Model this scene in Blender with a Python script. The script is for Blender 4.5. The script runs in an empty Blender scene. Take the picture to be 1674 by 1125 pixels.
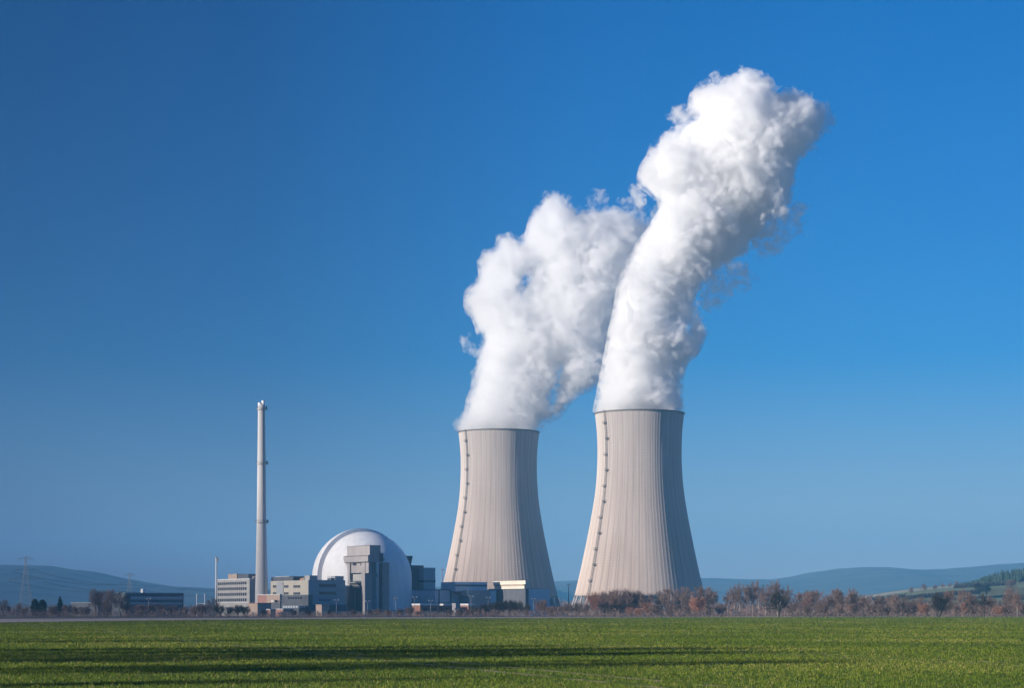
import bpy, bmesh, math, random
import numpy as np
from mathutils import Vector, Matrix

random.seed(7)
R_ = math.radians
scene = bpy.context.scene
C = scene.collection

# ------------------------------------------------------------------ camera, sky, sun, exposure
FPX = 3425.0          # focal length in pixels of the 1674 px wide photograph
CX, HY = 837.0, 1002.0
EYE = 2.0
cam_d = bpy.data.cameras.new("camera")
cam = bpy.data.objects.new("camera", cam_d)
C.objects.link(cam)
cam.location = (0, 0, EYE)
cam.rotation_euler = (R_(90), 0, 0)
cam_d.sensor_width = 36.0
cam_d.lens = 36.0 * FPX / 1674.0
cam_d.shift_y = (HY - 562.5) / 1674.0
cam_d.clip_start = 0.5
cam_d.clip_end = 40000
scene.camera = cam

SUN_AZ = 63.0     # degrees to the left of the direction from the plant to the camera
SUN_EL = 15.0
SKY_TINT_Z = [(0.0, (.60,.50,.74)), (.05, (.43,.52,.77)), (.12, (.06,.40,.78)), (.28, (.0,.37,.77)), (1.0, (.02,.34,.75))]
SKY_TINT_X = [(0.0, (.40,.27,.37)), (.3, (.54,.47,.56)), (.55, (.88,.89,.92)), (.75, (1.0,1.0,1.0)), (1.0, (1.0,1.0,1.0))]
sd = Vector((-math.sin(R_(SUN_AZ)) * math.cos(R_(SUN_EL)), -math.cos(R_(SUN_AZ)) * math.cos(R_(SUN_EL)), math.sin(R_(SUN_EL))))
world = bpy.data.worlds.new("World")
scene.world = world
world.use_nodes = True
wt = world.node_tree
for n in list(wt.nodes):
    wt.nodes.remove(n)
wo = wt.nodes.new("ShaderNodeOutputWorld")
bg = wt.nodes.new("ShaderNodeBackground")
sky = wt.nodes.new("ShaderNodeTexSky")
sky.sky_type = 'NISHITA'
sky.sun_disc = False
sky.sun_elevation = R_(SUN_EL)
sky.sun_rotation = R_(180 + SUN_AZ)
sky.altitude = 0
sky.air_density = 1.0
sky.dust_density = 0.3
sky.ozone_density = 3.0
# a deeply polarised winter sky: the low sky turned from straw to pale blue, deeper and darker blue above
tcw = wt.nodes.new("ShaderNodeTexCoord")
sxw = wt.nodes.new("ShaderNodeSeparateXYZ"); wt.links.new(tcw.outputs['Generated'], sxw.inputs[0])
def wramp(src, stops):
    r = wt.nodes.new("ShaderNodeValToRGB"); e = r.color_ramp.elements
    while len(e) < len(stops): e.new(.5)
    for k, (p, c) in enumerate(stops): e[k].position = p; e[k].color = (*c, 1)
    wt.links.new(src, r.inputs[0]); return r
def wmul(a, b, f=1.0):
    m = wt.nodes.new("ShaderNodeMix"); m.data_type = 'RGBA'; m.blend_type = 'MULTIPLY'; m.inputs[0].default_value = f
    wt.links.new(a, m.inputs[6]); wt.links.new(b, m.inputs[7]); return m.outputs[2]
elev = wramp(sxw.outputs[2], SKY_TINT_Z)
azim_s = wt.nodes.new("ShaderNodeMapRange"); azim_s.inputs[1].default_value = -.30; azim_s.inputs[2].default_value = .30
wt.links.new(sxw.outputs[0], azim_s.inputs[0])
azim = wramp(azim_s.outputs[0], SKY_TINT_X)
wt.links.new(wmul(wmul(sky.outputs[0], elev.outputs[0]), azim.outputs[0]), bg.inputs[0])
bg.inputs[1].default_value = 0.106
wt.links.new(bg.outputs[0], wo.inputs[0])

sun_d = bpy.data.lights.new("sun", 'SUN')
sun_d.energy = 4.8
sun_d.angle = R_(0.5)
sun_d.color = (1.0, 0.91, 0.81)
sun = bpy.data.objects.new("sun", sun_d)
C.objects.link(sun)
sun.rotation_euler = sd.to_track_quat('Z', 'Y').to_euler()

vs = scene.view_settings
vs.view_transform = 'Standard'
vs.look = 'None'
vs.exposure = 0.60
vs.gamma = 1.0
vs.use_curve_mapping = False
cy = scene.cycles
cy.max_bounces = 24
cy.diffuse_bounces = 3
cy.glossy_bounces = 2
cy.transmission_bounces = 2
cy.volume_bounces = 20
cy.transparent_max_bounces = 64
cy.use_adaptive_sampling = True
cy.adaptive_threshold = 0.02
cy.use_denoising = True
cy.caustics_reflective = False
cy.caustics_refractive = False

# ------------------------------------------------------------------ helpers
def at(px, py, D):
    """the point seen at photograph pixel (px, py) at ground distance D"""
    return Vector(((px - CX) * D / FPX, D, EYE + (HY - py) * D / FPX))

def gx(px, D): return (px - CX) * D / FPX
def gz(py, D): return EYE + (HY - py) * D / FPX

def tag(o, label=None, cat=None, group=None, kind=None):
    if label: o["label"] = label
    if cat: o["category"] = cat
    if group: o["group"] = group
    if kind: o["kind"] = kind
    return o

def empty(name, loc=(0, 0, 0), rz=0.0):
    o = bpy.data.objects.new(name, None)
    o.empty_display_size = 1.0
    C.objects.link(o)
    o.location = loc
    o.rotation_euler = (0, 0, rz)
    return o

def link_mesh(name, me, mat, parent=None):
    o = bpy.data.objects.new(name, me)
    C.objects.link(o)
    if mat is not None and len(me.materials) == 0:
        me.materials.append(mat)
    if parent is not None: o.parent = parent
    return o

def mesh_np(name, verts, faces, smooth=False):
    """fast mesh from an (n,3) array and an (m,k) face array"""
    verts = np.asarray(verts, dtype=np.float32); faces = np.asarray(faces, dtype=np.int32)
    me = bpy.data.meshes.new(name)
    k = faces.shape[1]
    me.vertices.add(len(verts)); me.vertices.foreach_set("co", verts.ravel())
    me.loops.add(faces.size); me.loops.foreach_set("vertex_index", faces.ravel())
    me.polygons.add(len(faces))
    me.polygons.foreach_set("loop_start", np.arange(0, faces.size, k, dtype=np.int32))
    me.polygons.foreach_set("loop_total", np.full(len(faces), k, dtype=np.int32))
    if smooth: me.polygons.foreach_set("use_smooth", np.ones(len(faces), dtype=bool))
    me.update(calc_edges=True)
    return me

class MB:
    def __init__(self): self.v = []; self.f = []
    def box(self, x0, x1, y0, y1, z0, z1):
        n = len(self.v)
        self.v += [(x0,y0,z0),(x1,y0,z0),(x1,y1,z0),(x0,y1,z0),(x0,y0,z1),(x1,y0,z1),(x1,y1,z1),(x0,y1,z1)]
        self.f += [tuple(n+i for i in q) for q in ((3,2,1,0),(4,5,6,7),(0,1,5,4),(1,2,6,5),(2,3,7,6),(3,0,4,7))]
        return self
    def tube(self, p0, p1, r0, r1=None, n=8, caps=True):
        r1 = r0 if r1 is None else r1
        p0 = Vector(p0); p1 = Vector(p1); d = (p1 - p0).normalized()
        a = d.orthogonal().normalized(); b = d.cross(a)
        s = len(self.v)
        for p, r in ((p0, r0), (p1, r1)):
            for i in range(n):
                t = 2 * math.pi * i / n
                self.v.append(tuple(p + (a * math.cos(t) + b * math.sin(t)) * r))
        for i in range(n):
            j = (i + 1) % n
            self.f.append((s+i, s+j, s+n+j, s+n+i))
        if caps:
            self.f.append(tuple(s+i for i in reversed(range(n))))
            self.f.append(tuple(s+n+i for i in range(n)))
        return self
    def lathe(self, prof, n=32, c=(0, 0), cap_top=False, cap_bot=False):
        s = len(self.v)
        for (z, r) in prof:
            for i in range(n):
                t = 2 * math.pi * i / n
                self.v.append((c[0] + r*math.cos(t), c[1] + r*math.sin(t), z))
        for k in range(len(prof) - 1):
            for i in range(n):
                j = (i + 1) % n
                self.f.append((s+k*n+i, s+k*n+j, s+(k+1)*n+j, s+(k+1)*n+i))
        if cap_top: self.f.append(tuple(s+(len(prof)-1)*n+i for i in range(n)))
        if cap_bot: self.f.append(tuple(s+i for i in reversed(range(n))))
        return self
    def poly(self, pts):
        s = len(self.v); self.v += [tuple(p) for p in pts]; self.f.append(tuple(range(s, s+len(pts))))
        return self
    def mesh(self, name, smooth=False):
        me = bpy.data.meshes.new(name)
        me.from_pydata(self.v, [], self.f); me.update()
        if smooth:
            for p in me.polygons: p.use_smooth = True
        return me
    def build(self, name, mat, parent=None, smooth=False, bevel=0.0):
        o = link_mesh(name, self.mesh(name, smooth), mat, parent)
        return o

# ------------------------------------------------------------------ materials
def nodes(name):
    m = bpy.data.materials.new(name); m.use_nodes = True
    t = m.node_tree
    for n in list(t.nodes): t.nodes.remove(n)
    out = t.nodes.new("ShaderNodeOutputMaterial")
    return m, t, out

def N(t, kind, **kw):
    n = t.nodes.new(kind)
    for k, v in kw.items():
        if k.startswith("i_"):
            n.inputs[k[2:].replace("_", " ")].default_value = v
        else: setattr(n, k, v)
    return n

def ramp(t, src, stops):
    r = t.nodes.new("ShaderNodeValToRGB")
    e = r.color_ramp.elements
    while len(e) < len(stops): e.new(0.5)
    for k, (p, c) in enumerate(stops):
        e[k].position = p; e[k].color = (*c, 1) if len(c) == 3 else c
    t.links.new(src, r.inputs[0])
    return r

def surf(name, col, col2=None, scale=0.3, rough=0.8, stretch=(1, 1, 1), bump=0.0, metal=0.0, spec=0.3, detail=5, lo=0.35, hi=0.65, dr=0.0):
    """two-tone weathered surface; object coordinates"""
    m, t, out = nodes(name)
    b = N(t, "ShaderNodeBsdfPrincipled")
    b.inputs['Roughness'].default_value = rough
    b.inputs['Metallic'].default_value = metal
    b.inputs['Specular IOR Level'].default_value = spec
    if dr: b.inputs['Diffuse Roughness'].default_value = dr
    tc = N(t, "ShaderNodeTexCoord")
    mp = N(t, "ShaderNodeMapping"); mp.inputs['Scale'].default_value = stretch
    t.links.new(tc.outputs['Object'], mp.inputs[0])
    nz = N(t, "ShaderNodeTexNoise"); nz.inputs['Scale'].default_value = scale; nz.inputs['Detail'].default_value = detail
    t.links.new(mp.outputs[0], nz.inputs['Vector'])
    col2 = col2 or tuple(c * 0.8 for c in col)
    r = ramp(t, nz.outputs[0], [(lo, col2), (hi, col)])
    t.links.new(r.outputs[0], b.inputs['Base Color'])
    if bump:
        bp = N(t, "ShaderNodeBump"); bp.inputs['Strength'].default_value = bump; bp.inputs['Distance'].default_value = 0.3
        t.links.new(nz.outputs[0], bp.inputs['Height']); t.links.new(bp.outputs[0], b.inputs['Normal'])
    t.links.new(b.outputs[0], out.inputs[0])
    return m

M = {}
M['white_panel'] = surf('white_panel', (.55,.51,.43), (.48,.45,.38), 0.15, .6)
M['office_white'] = surf('office_white', (.46,.45,.43), (.40,.39,.37), 0.2, .6)
M['grey_panel'] = surf('grey_panel', (.42,.44,.46), (.37,.39,.41), 0.15, .5)
M['concrete'] = surf('concrete', (.40,.37,.37), (.34,.32,.32), 0.12, .9)
M['dark_panel'] = surf('dark_panel', (.14,.15,.17), (.11,.12,.14), 0.15, .5)
M['teal_panel'] = surf('teal_panel', (.17,.23,.27), (.14,.20,.23), 0.15, .5)
M['glass'] = surf('glass', (.035,.045,.06), (.03,.035,.05), 0.3, .15, spec=.6)
M['blue_glass'] = surf('blue_glass', (.64,.70,.76), (.58,.64,.70), 0.3, .25, spec=.6)
M['pink_panel'] = surf('pink_panel', (.45,.24,.20), (.40,.21,.18), 0.3, .8)
M['beige_panel'] = surf('beige_panel', (.50,.38,.31), (.45,.34,.28), 0.3, .8)
M['brick'] = surf('brick', (.36,.18,.13), (.30,.15,.11), 0.8, .9)
M['cream'] = surf('cream', (.78,.73,.60), (.72,.67,.55), 0.2, .6)
M['white_paint'] = surf('white_paint', (.80,.80,.80), (.72,.72,.72), 0.2, .5)
M['steel'] = surf('steel', (.40,.41,.42), (.33,.34,.35), 0.5, .5, metal=.3)
M['dark_steel'] = surf('dark_steel', (.13,.12,.12), (.10,.10,.10), 0.5, .6)
M['orange_panel'] = surf('orange_panel', (.55,.28,.15), (.5,.25,.14), 0.4, .7)
M['dome_white'] = surf('dome_white', (.82,.82,.83), (.72,.72,.73), 0.35, .55, stretch=(1,1,.12))

def chimney_mat():
    return surf('chimney_concrete', (.66,.65,.65), (.54,.53,.53), 0.25, .8, stretch=(1,1,.05), dr=.5)
M['chimney'] = chimney_mat()

def tower_mat():
    """ribbed, rain streaked concrete: dark vertical joints every 7.5 degrees, faint lift lines"""
    m, t, out = nodes('tower_concrete')
    L = t.links.new
    b = N(t, "ShaderNodeBsdfPrincipled")
    b.inputs['Roughness'].default_value = .9
    b.inputs['Diffuse Roughness'].default_value = 1.0
    b.inputs['Specular IOR Level'].default_value = .15
    tc = N(t, "ShaderNodeTexCoord")
    sx = N(t, "ShaderNodeSeparateXYZ"); L(tc.outputs['Object'], sx.inputs[0])
    an = N(t, "ShaderNodeMath", operation='ARCTAN2'); L(sx.outputs[1], an.inputs[0]); L(sx.outputs[0], an.inputs[1])
    def mth(op, a, v=None, v2=None):
        n = N(t, "ShaderNodeMath", operation=op)
        if isinstance(a, (int, float)): n.inputs[0].default_value = a
        else: L(a, n.inputs[0])
        if v is not None:
            if isinstance(v, (int, float)): n.inputs[1].default_value = v
            else: L(v, n.inputs[1])
        if v2 is not None: n.inputs[2].default_value = v2
        return n.outputs[0]
    def line(count, width, phase=0.0):
        a = mth('MULTIPLY', an.outputs[0], count / (2*math.pi))
        a = mth('ADD', a, phase + 100.0)
        fr = mth('FRACT', a)
        d = mth('ABSOLUTE', mth('SUBTRACT', fr, .5))
        return mth('LESS_THAN', d, width)
    j1 = line(48, .055)            # main joints
    j2 = line(96, .07, .25)
    # per-panel tone and vertical streaks: noise over (angle, height)
    cv = N(t, "ShaderNodeCombineXYZ")
    L(mth('MULTIPLY', an.outputs[0], 22.0), cv.inputs[0]); L(mth('MULTIPLY', sx.outputs[2], 0.012), cv.inputs[1])
    n1 = N(t, "ShaderNodeTexNoise"); n1.inputs['Scale'].default_value = 1.0; n1.inputs['Detail'].default_value = 6; n1.inputs['Roughness'].default_value = .6
    L(cv.outputs[0], n1.inputs['Vector'])
    n2 = N(t, "ShaderNodeTexNoise"); n2.inputs['Scale'].default_value = .03; n2.inputs['Detail'].default_value = 4
    L(tc.outputs['Object'], n2.inputs['Vector'])
    r1 = ramp(t, n1.outputs[0], [(.25, (.50,.445,.405)), (.5, (.62,.56,.515)), (.75, (.70,.64,.595))])
    r2 = ramp(t, n2.outputs[0], [(.3, (.90,.88,.87)), (.7, (1.0,1.0,1.0))])
    mx = N(t, "ShaderNodeMix", data_type='RGBA', blend_type='MULTIPLY'); mx.inputs[0].default_value = 1.0
    L(r1.outputs[0], mx.inputs[6]); L(r2.outputs[0], mx.inputs[7])
    # upper ring is a little paler and greyer, the foot pinker
    zr = N(t, "ShaderNodeMapRange"); zr.inputs[1].default_value = 20; zr.inputs[2].default_value = 145
    L(sx.outputs[2], zr.inputs[0])
    r3 = ramp(t, zr.outputs[0], [(0, (1.0,.94,.90)), (1, (.96,.985,1.01))])
    mx2 = N(t, "ShaderNodeMix", data_type='RGBA', blend_type='MULTIPLY'); mx2.inputs[0].default_value = 1.0
    L(mx.outputs[2], mx2.inputs[6]); L(r3.outputs[0], mx2.inputs[7])
    # lift lines
    zl = mth('FRACT', mth('MULTIPLY', sx.outputs[2], 1/1.9))
    lift = mth('LESS_THAN', zl, .12)
    s = mth('ADD', mth('MULTIPLY', j1, .32), mth('MULTIPLY', j2, .07))
    s = mth('ADD', s, mth('MULTIPLY', lift, .14))
    # joints are stained unevenly
    n3 = N(t, "ShaderNodeTexNoise"); n3.inputs['Scale'].default_value = .06; n3.inputs['Detail'].default_value = 2
    L(tc.outputs['Object'], n3.inputs['Vector'])
    s = mth('MULTIPLY', s, mth('MULTIPLY_ADD', n3.outputs[0], 1.6, .2))
    dk = N(t, "ShaderNodeMix", data_type='RGBA'); L(s, dk.inputs[0]); L(mx2.outputs[2], dk.inputs[6]); dk.inputs[7].default_value = (.16,.12,.11,1)
    L(dk.outputs[2], b.inputs['Base Color'])
    L(b.outputs[0], out.inputs[0])
    return m
M['tower'] = tower_mat()
M['tower_inside'] = surf('tower_inside', (.25,.23,.22), (.2,.18,.17), .1, .9)

def twig_mat(name, a, b_):
    m, t, out = nodes(name)
    b = N(t, "ShaderNodeBsdfPrincipled"); b.inputs['Roughness'].default_value = .9; b.inputs['Specular IOR Level'].default_value = .1
    tc = N(t, "ShaderNodeTexCoord")
    nz = N(t, "ShaderNodeTexNoise"); nz.inputs['Scale'].default_value = .25; nz.inputs['Detail'].default_value = 4
    t.links.new(tc.outputs['Object'], nz.inputs['Vector'])
    oi = N(t, "ShaderNodeObjectInfo")
    ad = N(t, "ShaderNodeMath", operation='MULTIPLY_ADD'); t.links.new(oi.outputs['Random'], ad.inputs[0]); ad.inputs[1].default_value = .4; ad.inputs[2].default_value = -.2
    a2 = N(t, "ShaderNodeMath", operation='ADD'); t.links.new(nz.outputs[0], a2.inputs[0]); t.links.new(ad.outputs[0], a2.inputs[1])
    r = ramp(t, a2.outputs[0], [(.25, b_), (.75, a)])
    t.links.new(r.outputs[0], b.inputs['Base Color'])
    t.links.new(b.outputs[0], out.inputs[0])
    return m
M['twig_red'] = twig_mat('twig_red', (.26,.165,.135), (.155,.11,.10))
M['twig_orange'] = twig_mat('twig_orange', (.42,.215,.15), (.30,.16,.115))
M['twig_grey'] = twig_mat('twig_grey', (.26,.18,.155), (.155,.115,.105))
M['twig_dark'] = twig_mat('twig_dark', (.080,.062,.055), (.045,.037,.035))
M['needle'] = twig_mat('needle', (.040,.062,.040), (.020,.034,.026))
M['bark'] = surf('bark', (.22,.18,.15), (.13,.105,.09), 1.5, .95, stretch=(1,1,.2))
M['bark_pale'] = surf('bark_pale', (.62,.56,.50), (.35,.31,.28), 1.2, .9, stretch=(1,1,.6))
M['bark_dark'] = surf('bark_dark', (.11,.09,.08), (.07,.055,.05), 1.5, .95)

def field_mat():
    m, t, out = nodes('winter_crop'); L = t.links.new
    b = N(t, "ShaderNodeBsdfPrincipled"); b.inputs['Roughness'].default_value = .85; b.inputs['Specular IOR Level'].default_value = .1
    tc = N(t, "ShaderNodeTexCoord")
    def noise(sc, st=(1,1,1), det=5, rot=0.0, rough=.5):
        mp = N(t, "ShaderNodeMapping"); mp.inputs['Scale'].default_value = st; mp.inputs['Rotation'].default_value = (0,0,rot)
        L(tc.outputs['Object'], mp.inputs[0])
        n = N(t, "ShaderNodeTexNoise"); n.inputs['Scale'].default_value = sc; n.inputs['Detail'].default_value = det; n.inputs['Roughness'].default_value = rough
        L(mp.outputs[0], n.inputs['Vector']); return n.outputs[0]
    fine = noise(7.0, det=6, rough=.75)
    mid = noise(.5, det=5)
    band = noise(.06, (.18, 1, 1), 4, R_(-8))
    bare = noise(.10, (.5, 1, 1), 6, 0, .65)
    r1 = ramp(t, fine, [(.30, (.075,.105,.016)), (.52, (.15,.205,.030)), (.72, (.25,.29,.065))])
    r2 = ramp(t, band, [(.35, (.62,.74,.60)), (.5, (.9,.95,.85)), (.68, (1.12,1.03,.95))])
    mx = N(t, "ShaderNodeMix", data_type='RGBA', blend_type='MULTIPLY'); mx.inputs[0].default_value = 1
    L(r1.outputs[0], mx.inputs[6]); L(r2.outputs[0], mx.inputs[7])
    r3 = ramp(t, mid, [(.35, (.85,.9,.8)), (.65, (1.1,1.05,1.0))])
    mx2 = N(t, "ShaderNodeMix", data_type='RGBA', blend_type='MULTIPLY'); mx2.inputs[0].default_value = 1
    L(mx.outputs[2], mx2.inputs[6]); L(r3.outputs[0], mx2.inputs[7])
    r4 = ramp(t, bare, [(.60, (0,0,0)), (.72, (.5,.5,.5))])
    mx3 = N(t, "ShaderNodeMix", data_type='RGBA'); L(r4.outputs[0], mx3.inputs[0]); L(mx2.outputs[2], mx3.inputs[6]); mx3.inputs[7].default_value = (.20,.16,.075,1)
    # tramlines: paired wheel tracks of bare soil every 21 m, patchy where the crop has closed over
    sp_ = N(t, "ShaderNodeSeparateXYZ"); L(tc.outputs['Object'], sp_.inputs[0])
    def mth(op, a, v):
        n = N(t, "ShaderNodeMath", operation=op)
        for q, w in ((0, a), (1, v)):
            if isinstance(w, (int, float)): n.inputs[q].default_value = w
            else: L(w, n.inputs[q])
        return n.outputs[0]
    u = mth('ADD', mth('MULTIPLY', sp_.outputs[0], .96), mth('MULTIPLY', sp_.outputs[1], .28))
    tr = None
    for o in (0.0, 1.9):
        q = mth('LESS_THAN', mth('FRACT', mth('ADD', mth('DIVIDE', mth('ADD', u, o), 21.0), 50.0), 0), .42/21)
        tr = q if tr is None else mth('MAXIMUM', tr, q)
    tr = mth('MULTIPLY', tr, mth('GREATER_THAN', noise(.3, det=3), .47))
    mx4 = N(t, "ShaderNodeMix", data_type='RGBA'); L(mth('MULTIPLY', tr, .8), mx4.inputs[0]); L(mx3.outputs[2], mx4.inputs[6]); mx4.inputs[7].default_value = (.36,.29,.17,1)
    L(mx4.outputs[2], b.inputs['Base Color'])
    bp = N(t, "ShaderNodeBump"); bp.inputs['Strength'].default_value = .5; bp.inputs['Distance'].default_value = .12
    L(fine, bp.inputs['Height']); L(bp.outputs[0], b.inputs['Normal'])
    L(b.outputs[0], out.inputs[0])
    return m
M['field'] = field_mat()
M['soil'] = surf('soil', (.52,.42,.35), (.42,.33,.27), .12, .95, stretch=(.3,1,1))
M['rough_ground'] = surf('rough_ground', (.16,.115,.085), (.10,.085,.06), .05, .95)
M['hill'] = surf('hill_woods', (.115,.12,.10), (.05,.06,.05), .006, .95, detail=8)

def hillfield_mat():
    m, t, out = nodes('hill_fields'); L = t.links.new
    b = N(t, "ShaderNodeBsdfPrincipled"); b.inputs['Roughness'].default_value = .95; b.inputs['Specular IOR Level'].default_value = .05
    tc = N(t, "ShaderNodeTexCoord")
    mp = N(t, "ShaderNodeMapping"); mp.inputs['Scale'].default_value = (.35, 1, 1); mp.inputs['Rotation'].default_value = (0,0,R_(12))
    L(tc.outputs['Object'], mp.inputs[0])
    v = N(t, "ShaderNodeTexVoronoi"); v.inputs['Scale'].default_value = .0065; L(mp.outputs[0], v.inputs['Vector'])
    sp = N(t, "ShaderNodeSeparateColor"); L(v.outputs['Color'], sp.inputs[0])
    r = ramp(t, sp.outputs[0], [(0, (.17,.17,.095)), (.3, (.25,.26,.17)), (.5, (.36,.35,.29)), (.75, (.20,.23,.13)), (1, (.40,.36,.32))])
    r.color_ramp.interpolation = 'CONSTANT'
    nz = N(t, "ShaderNodeTexNoise"); nz.inputs['Scale'].default_value = .02; nz.inputs['Detail'].default_value = 6; L(tc.outputs['Object'], nz.inputs['Vector'])
    r2 = ramp(t, nz.outputs[0], [(.3, (.8,.8,.8)), (.7, (1.1,1.1,1.1))])
    mx = N(t, "ShaderNodeMix", data_type='RGBA', blend_type='MULTIPLY'); mx.inputs[0].default_value = 1
    L(r.outputs[0], mx.inputs[6]); L(r2.outputs[0], mx.inputs[7]); L(mx.outputs[2], b.inputs['Base Color'])
    L(b.outputs[0], out.inputs[0])
    return m
M['hill_fields'] = hillfield_mat()

def blade_mat():
    m, t, out = nodes('grass_blades'); L = t.links.new
    b = N(t, "ShaderNodeBsdfPrincipled"); b.inputs['Roughness'].default_value = .7; b.inputs['Specular IOR Level'].default_value = .2
    at_ = N(t, "ShaderNodeAttribute"); at_.attribute_name = "tone"
    r = ramp(t, at_.outputs['Fac'], [(0, (.055,.105,.011)), (.5, (.12,.175,.018)), (.85, (.20,.235,.035)), (1, (.36,.29,.12))])
    L(r.outputs[0], b.inputs['Base Color']); L(b.outputs[0], out.inputs[0])
    return m
M['blades'] = blade_mat()

def fringe_mat(name, dens, scale, lo, hi):
    """torn thin vapour: density broken up by fine turbulence"""
    m, t, out = nodes(name); L = t.links.new
    v = N(t, "ShaderNodeVolumePrincipled")
    v.inputs['Color'].default_value = (.985, .988, .992, 1); v.inputs['Anisotropy'].default_value = .2
    tc = N(t, "ShaderNodeTexCoord")
    nz = N(t, "ShaderNodeTexNoise"); nz.inputs['Scale'].default_value = scale; nz.inputs['Detail'].default_value = 3.5; nz.inputs['Roughness'].default_value = .6
    nz.inputs['Distortion'].default_value = .6
    L(tc.outputs['Object'], nz.inputs['Vector'])
    r = N(t, "ShaderNodeMapRange"); r.interpolation_type = 'SMOOTHSTEP'
    r.inputs[1].default_value = lo; r.inputs[2].default_value = hi; r.inputs[3].default_value = 0; r.inputs[4].default_value = dens
    L(nz.outputs[0], r.inputs[0]); L(r.outputs[0], v.inputs['Density'])
    L(v.outputs[0], out.inputs['Volume'])
    m.cycles.volume_step_rate = STEP
    return m
STEP = .3

def steam_mat(name, dens, aniso=0.2):
    m, t, out = nodes(name)
    v = N(t, "ShaderNodeVolumePrincipled")
    v.inputs['Color'].default_value = (.984, .987, .991, 1)
    v.inputs['Density'].default_value = dens
    v.inputs['Anisotropy'].default_value = aniso
    t.links.new(v.outputs[0], out.inputs['Volume'])
    return m

# ------------------------------------------------------------------ ground, field, soil strip, hills
g = MB(); g.poly([(-6000,-300,0),(6000,-300,0),(6000,12000,0),(-6000,12000,0)])
tag(g.build('ground', M['rough_ground']), kind='structure')
# pale soil track along the far edge of the field: pixel columns -> near and far edge
edge = [(-700,1023,1014),(-300,1020.5,1013),(0,1018.5,1012.6),(200,1016,1011.8),(400,1013.8,1011),(600,1012.6,1010.3),(900,1011.2,1009.3),(1100,1010.2,1008.7),(1300,1009.6,1008.4),(1500,1009.0,1008.3),(1700,1008.8,1008.2),(2200,1008.6,1008.0)]
near_edge, far_edge = [], []
for (x, y0, y1) in edge:
    d0 = EYE * FPX / (y0 - HY); d1 = EYE * FPX / (y1 - HY)
    near_edge.append((gx(x, d0), d0)); far_edge.append((gx(x, d1), d1))
f = MB()
f.poly([(-400,-200,.004)] + [(x,y,.004) for x,y in near_edge] + [(600,-200,.004)])
tag(f.build('field', M['field']), kind='structure')
s = MB()
for (a, b_), (c, d) in zip(zip(near_edge, far_edge), list(zip(near_edge, far_edge))[1:]):
    s.poly([(a[0],a[1],.008),(c[0],c[1],.008),(d[0],d[1],.008),(b_[0],b_[1],.008)])
tag(s.build('path', M['soil']), kind='structure')

def ridge(name, prof, D, depth, mat, wob, seed):
    """a long hill whose skyline passes through the pixel profile at distance D"""
    rng = np.random.default_rng(seed)
    xs = np.array([p[0] for p in prof], float); ys = np.array([p[1] for p in prof], float)
    n = 320; px = np.linspace(xs[0], xs[-1], n)
    sky_ = np.interp(px, xs, ys)
    k = np.hanning(15); k /= k.sum()
    sky_ = np.convolve(np.pad(sky_, 7, mode='edge'), k, mode='valid')
    zt = EYE + (HY - sky_) * D / FPX
    jit = np.convolve(rng.normal(0, 1, n + 8), np.hanning(9)/4, mode='valid') * wob
    rows = []
    T = np.linspace(0, 1, 14)
    for t in T:
        y = D - depth * (1 - t)
        z = (zt + jit * t) * (t * t * (3 - 2 * t)) - .5 * (1 - t)
        rows.append(np.stack([(px - CX) * D / FPX, np.full(n, y), z], 1))
    for t in (0.5, 1.0):
        rows.append(np.stack([(px - CX) * D / FPX, np.full(n, D + depth * t), (zt + jit) * (1 - t) - .5 * t], 1))
    V = np.concatenate(rows); m = len(rows)
    i = np.arange((m-1)*n).reshape(m-1, n)[:, :-1].ravel()
    F = np.stack([i, i+1, i+n+1, i+n], 1)
    return tag(link_mesh(name, mesh_np(name, V, F, True), mat), kind='structure')

ridge('hills', [(860,955),(905,951),(1000,949),(1148,945.5),(1200,947.5),(1250,949),(1290,944),(1320,937),(1360,932),(1400,927.5),(1430,928),(1480,932.5),(1520,932),(1560,929.5),(1640,922.5),(1674,921.5),(1800,918),(2100,930),(2400,945)], 8000, 2500, M['hill'], 1.6, 3)
ridge('hills', [(-900,960),(-500,935),(-200,926),(0,924.5),(75,924.5),(100,929),(130,933),(155,934.5),(200,945),(250,955),(290,960.5),(340,962),(420,964),(600,966),(760,958),(880,955)], 7000, 2200, M['hill'], 1.4, 5)

# the near hillside on the right: fields, hedges and a conifer wood
HILL_SKY = [(1300,992),(1360,984),(1400,977),(1450,970),(1500,963),(1560,956),(1600,952),(1640,948),(1674,945),(1760,938),(1900,930),(2150,935),(2400,960)]
def hillside():
    xs, ys = zip(*HILL_SKY)
    n, m = 120, 26
    px = np.linspace(xs[0], xs[-1], n)
    sk = np.interp(px, xs, ys)
    V = []
    D1, D0 = 2500.0, 1250.0
    for j in range(m):
        t = j / (m - 1); D = D0 + (D1 - D0) * t
        zt = EYE + (HY - sk) * D1 / FPX
        z = zt * (t ** 1.35) + np.sin(px * .02 + D * .004) * 1.2 * t - .6 * (1 - t)
        V.append(np.stack([(px - CX) * D / FPX, np.full(n, D), z], 1))
    V.append(np.stack([(px - CX) * D1 / FPX, np.full(n, D1 + 900), px * 0 - 1], 1))
    V = np.concatenate(V); m += 1
    i = np.arange((m-1)*n).reshape(m-1, n)[:, :-1].ravel()
    return tag(link_mesh('terrain', mesh_np('terrain', V, np.stack([i, i+1, i+n+1, i+n], 1), True), M['hill_fields']), kind='structure')
hillside()
def hill_z(px, D):
    xs, ys = zip(*HILL_SKY)
    t = max(0.0, min(1.0, (D - 1250) / 1250.0)); sk = np.interp(px, xs, ys)
    return (EYE + (HY - sk) * 2500 / FPX) * t ** 1.35 + math.sin(px * .02 + D * .004) * 1.2 * t - .6 * (1 - t)

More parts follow.
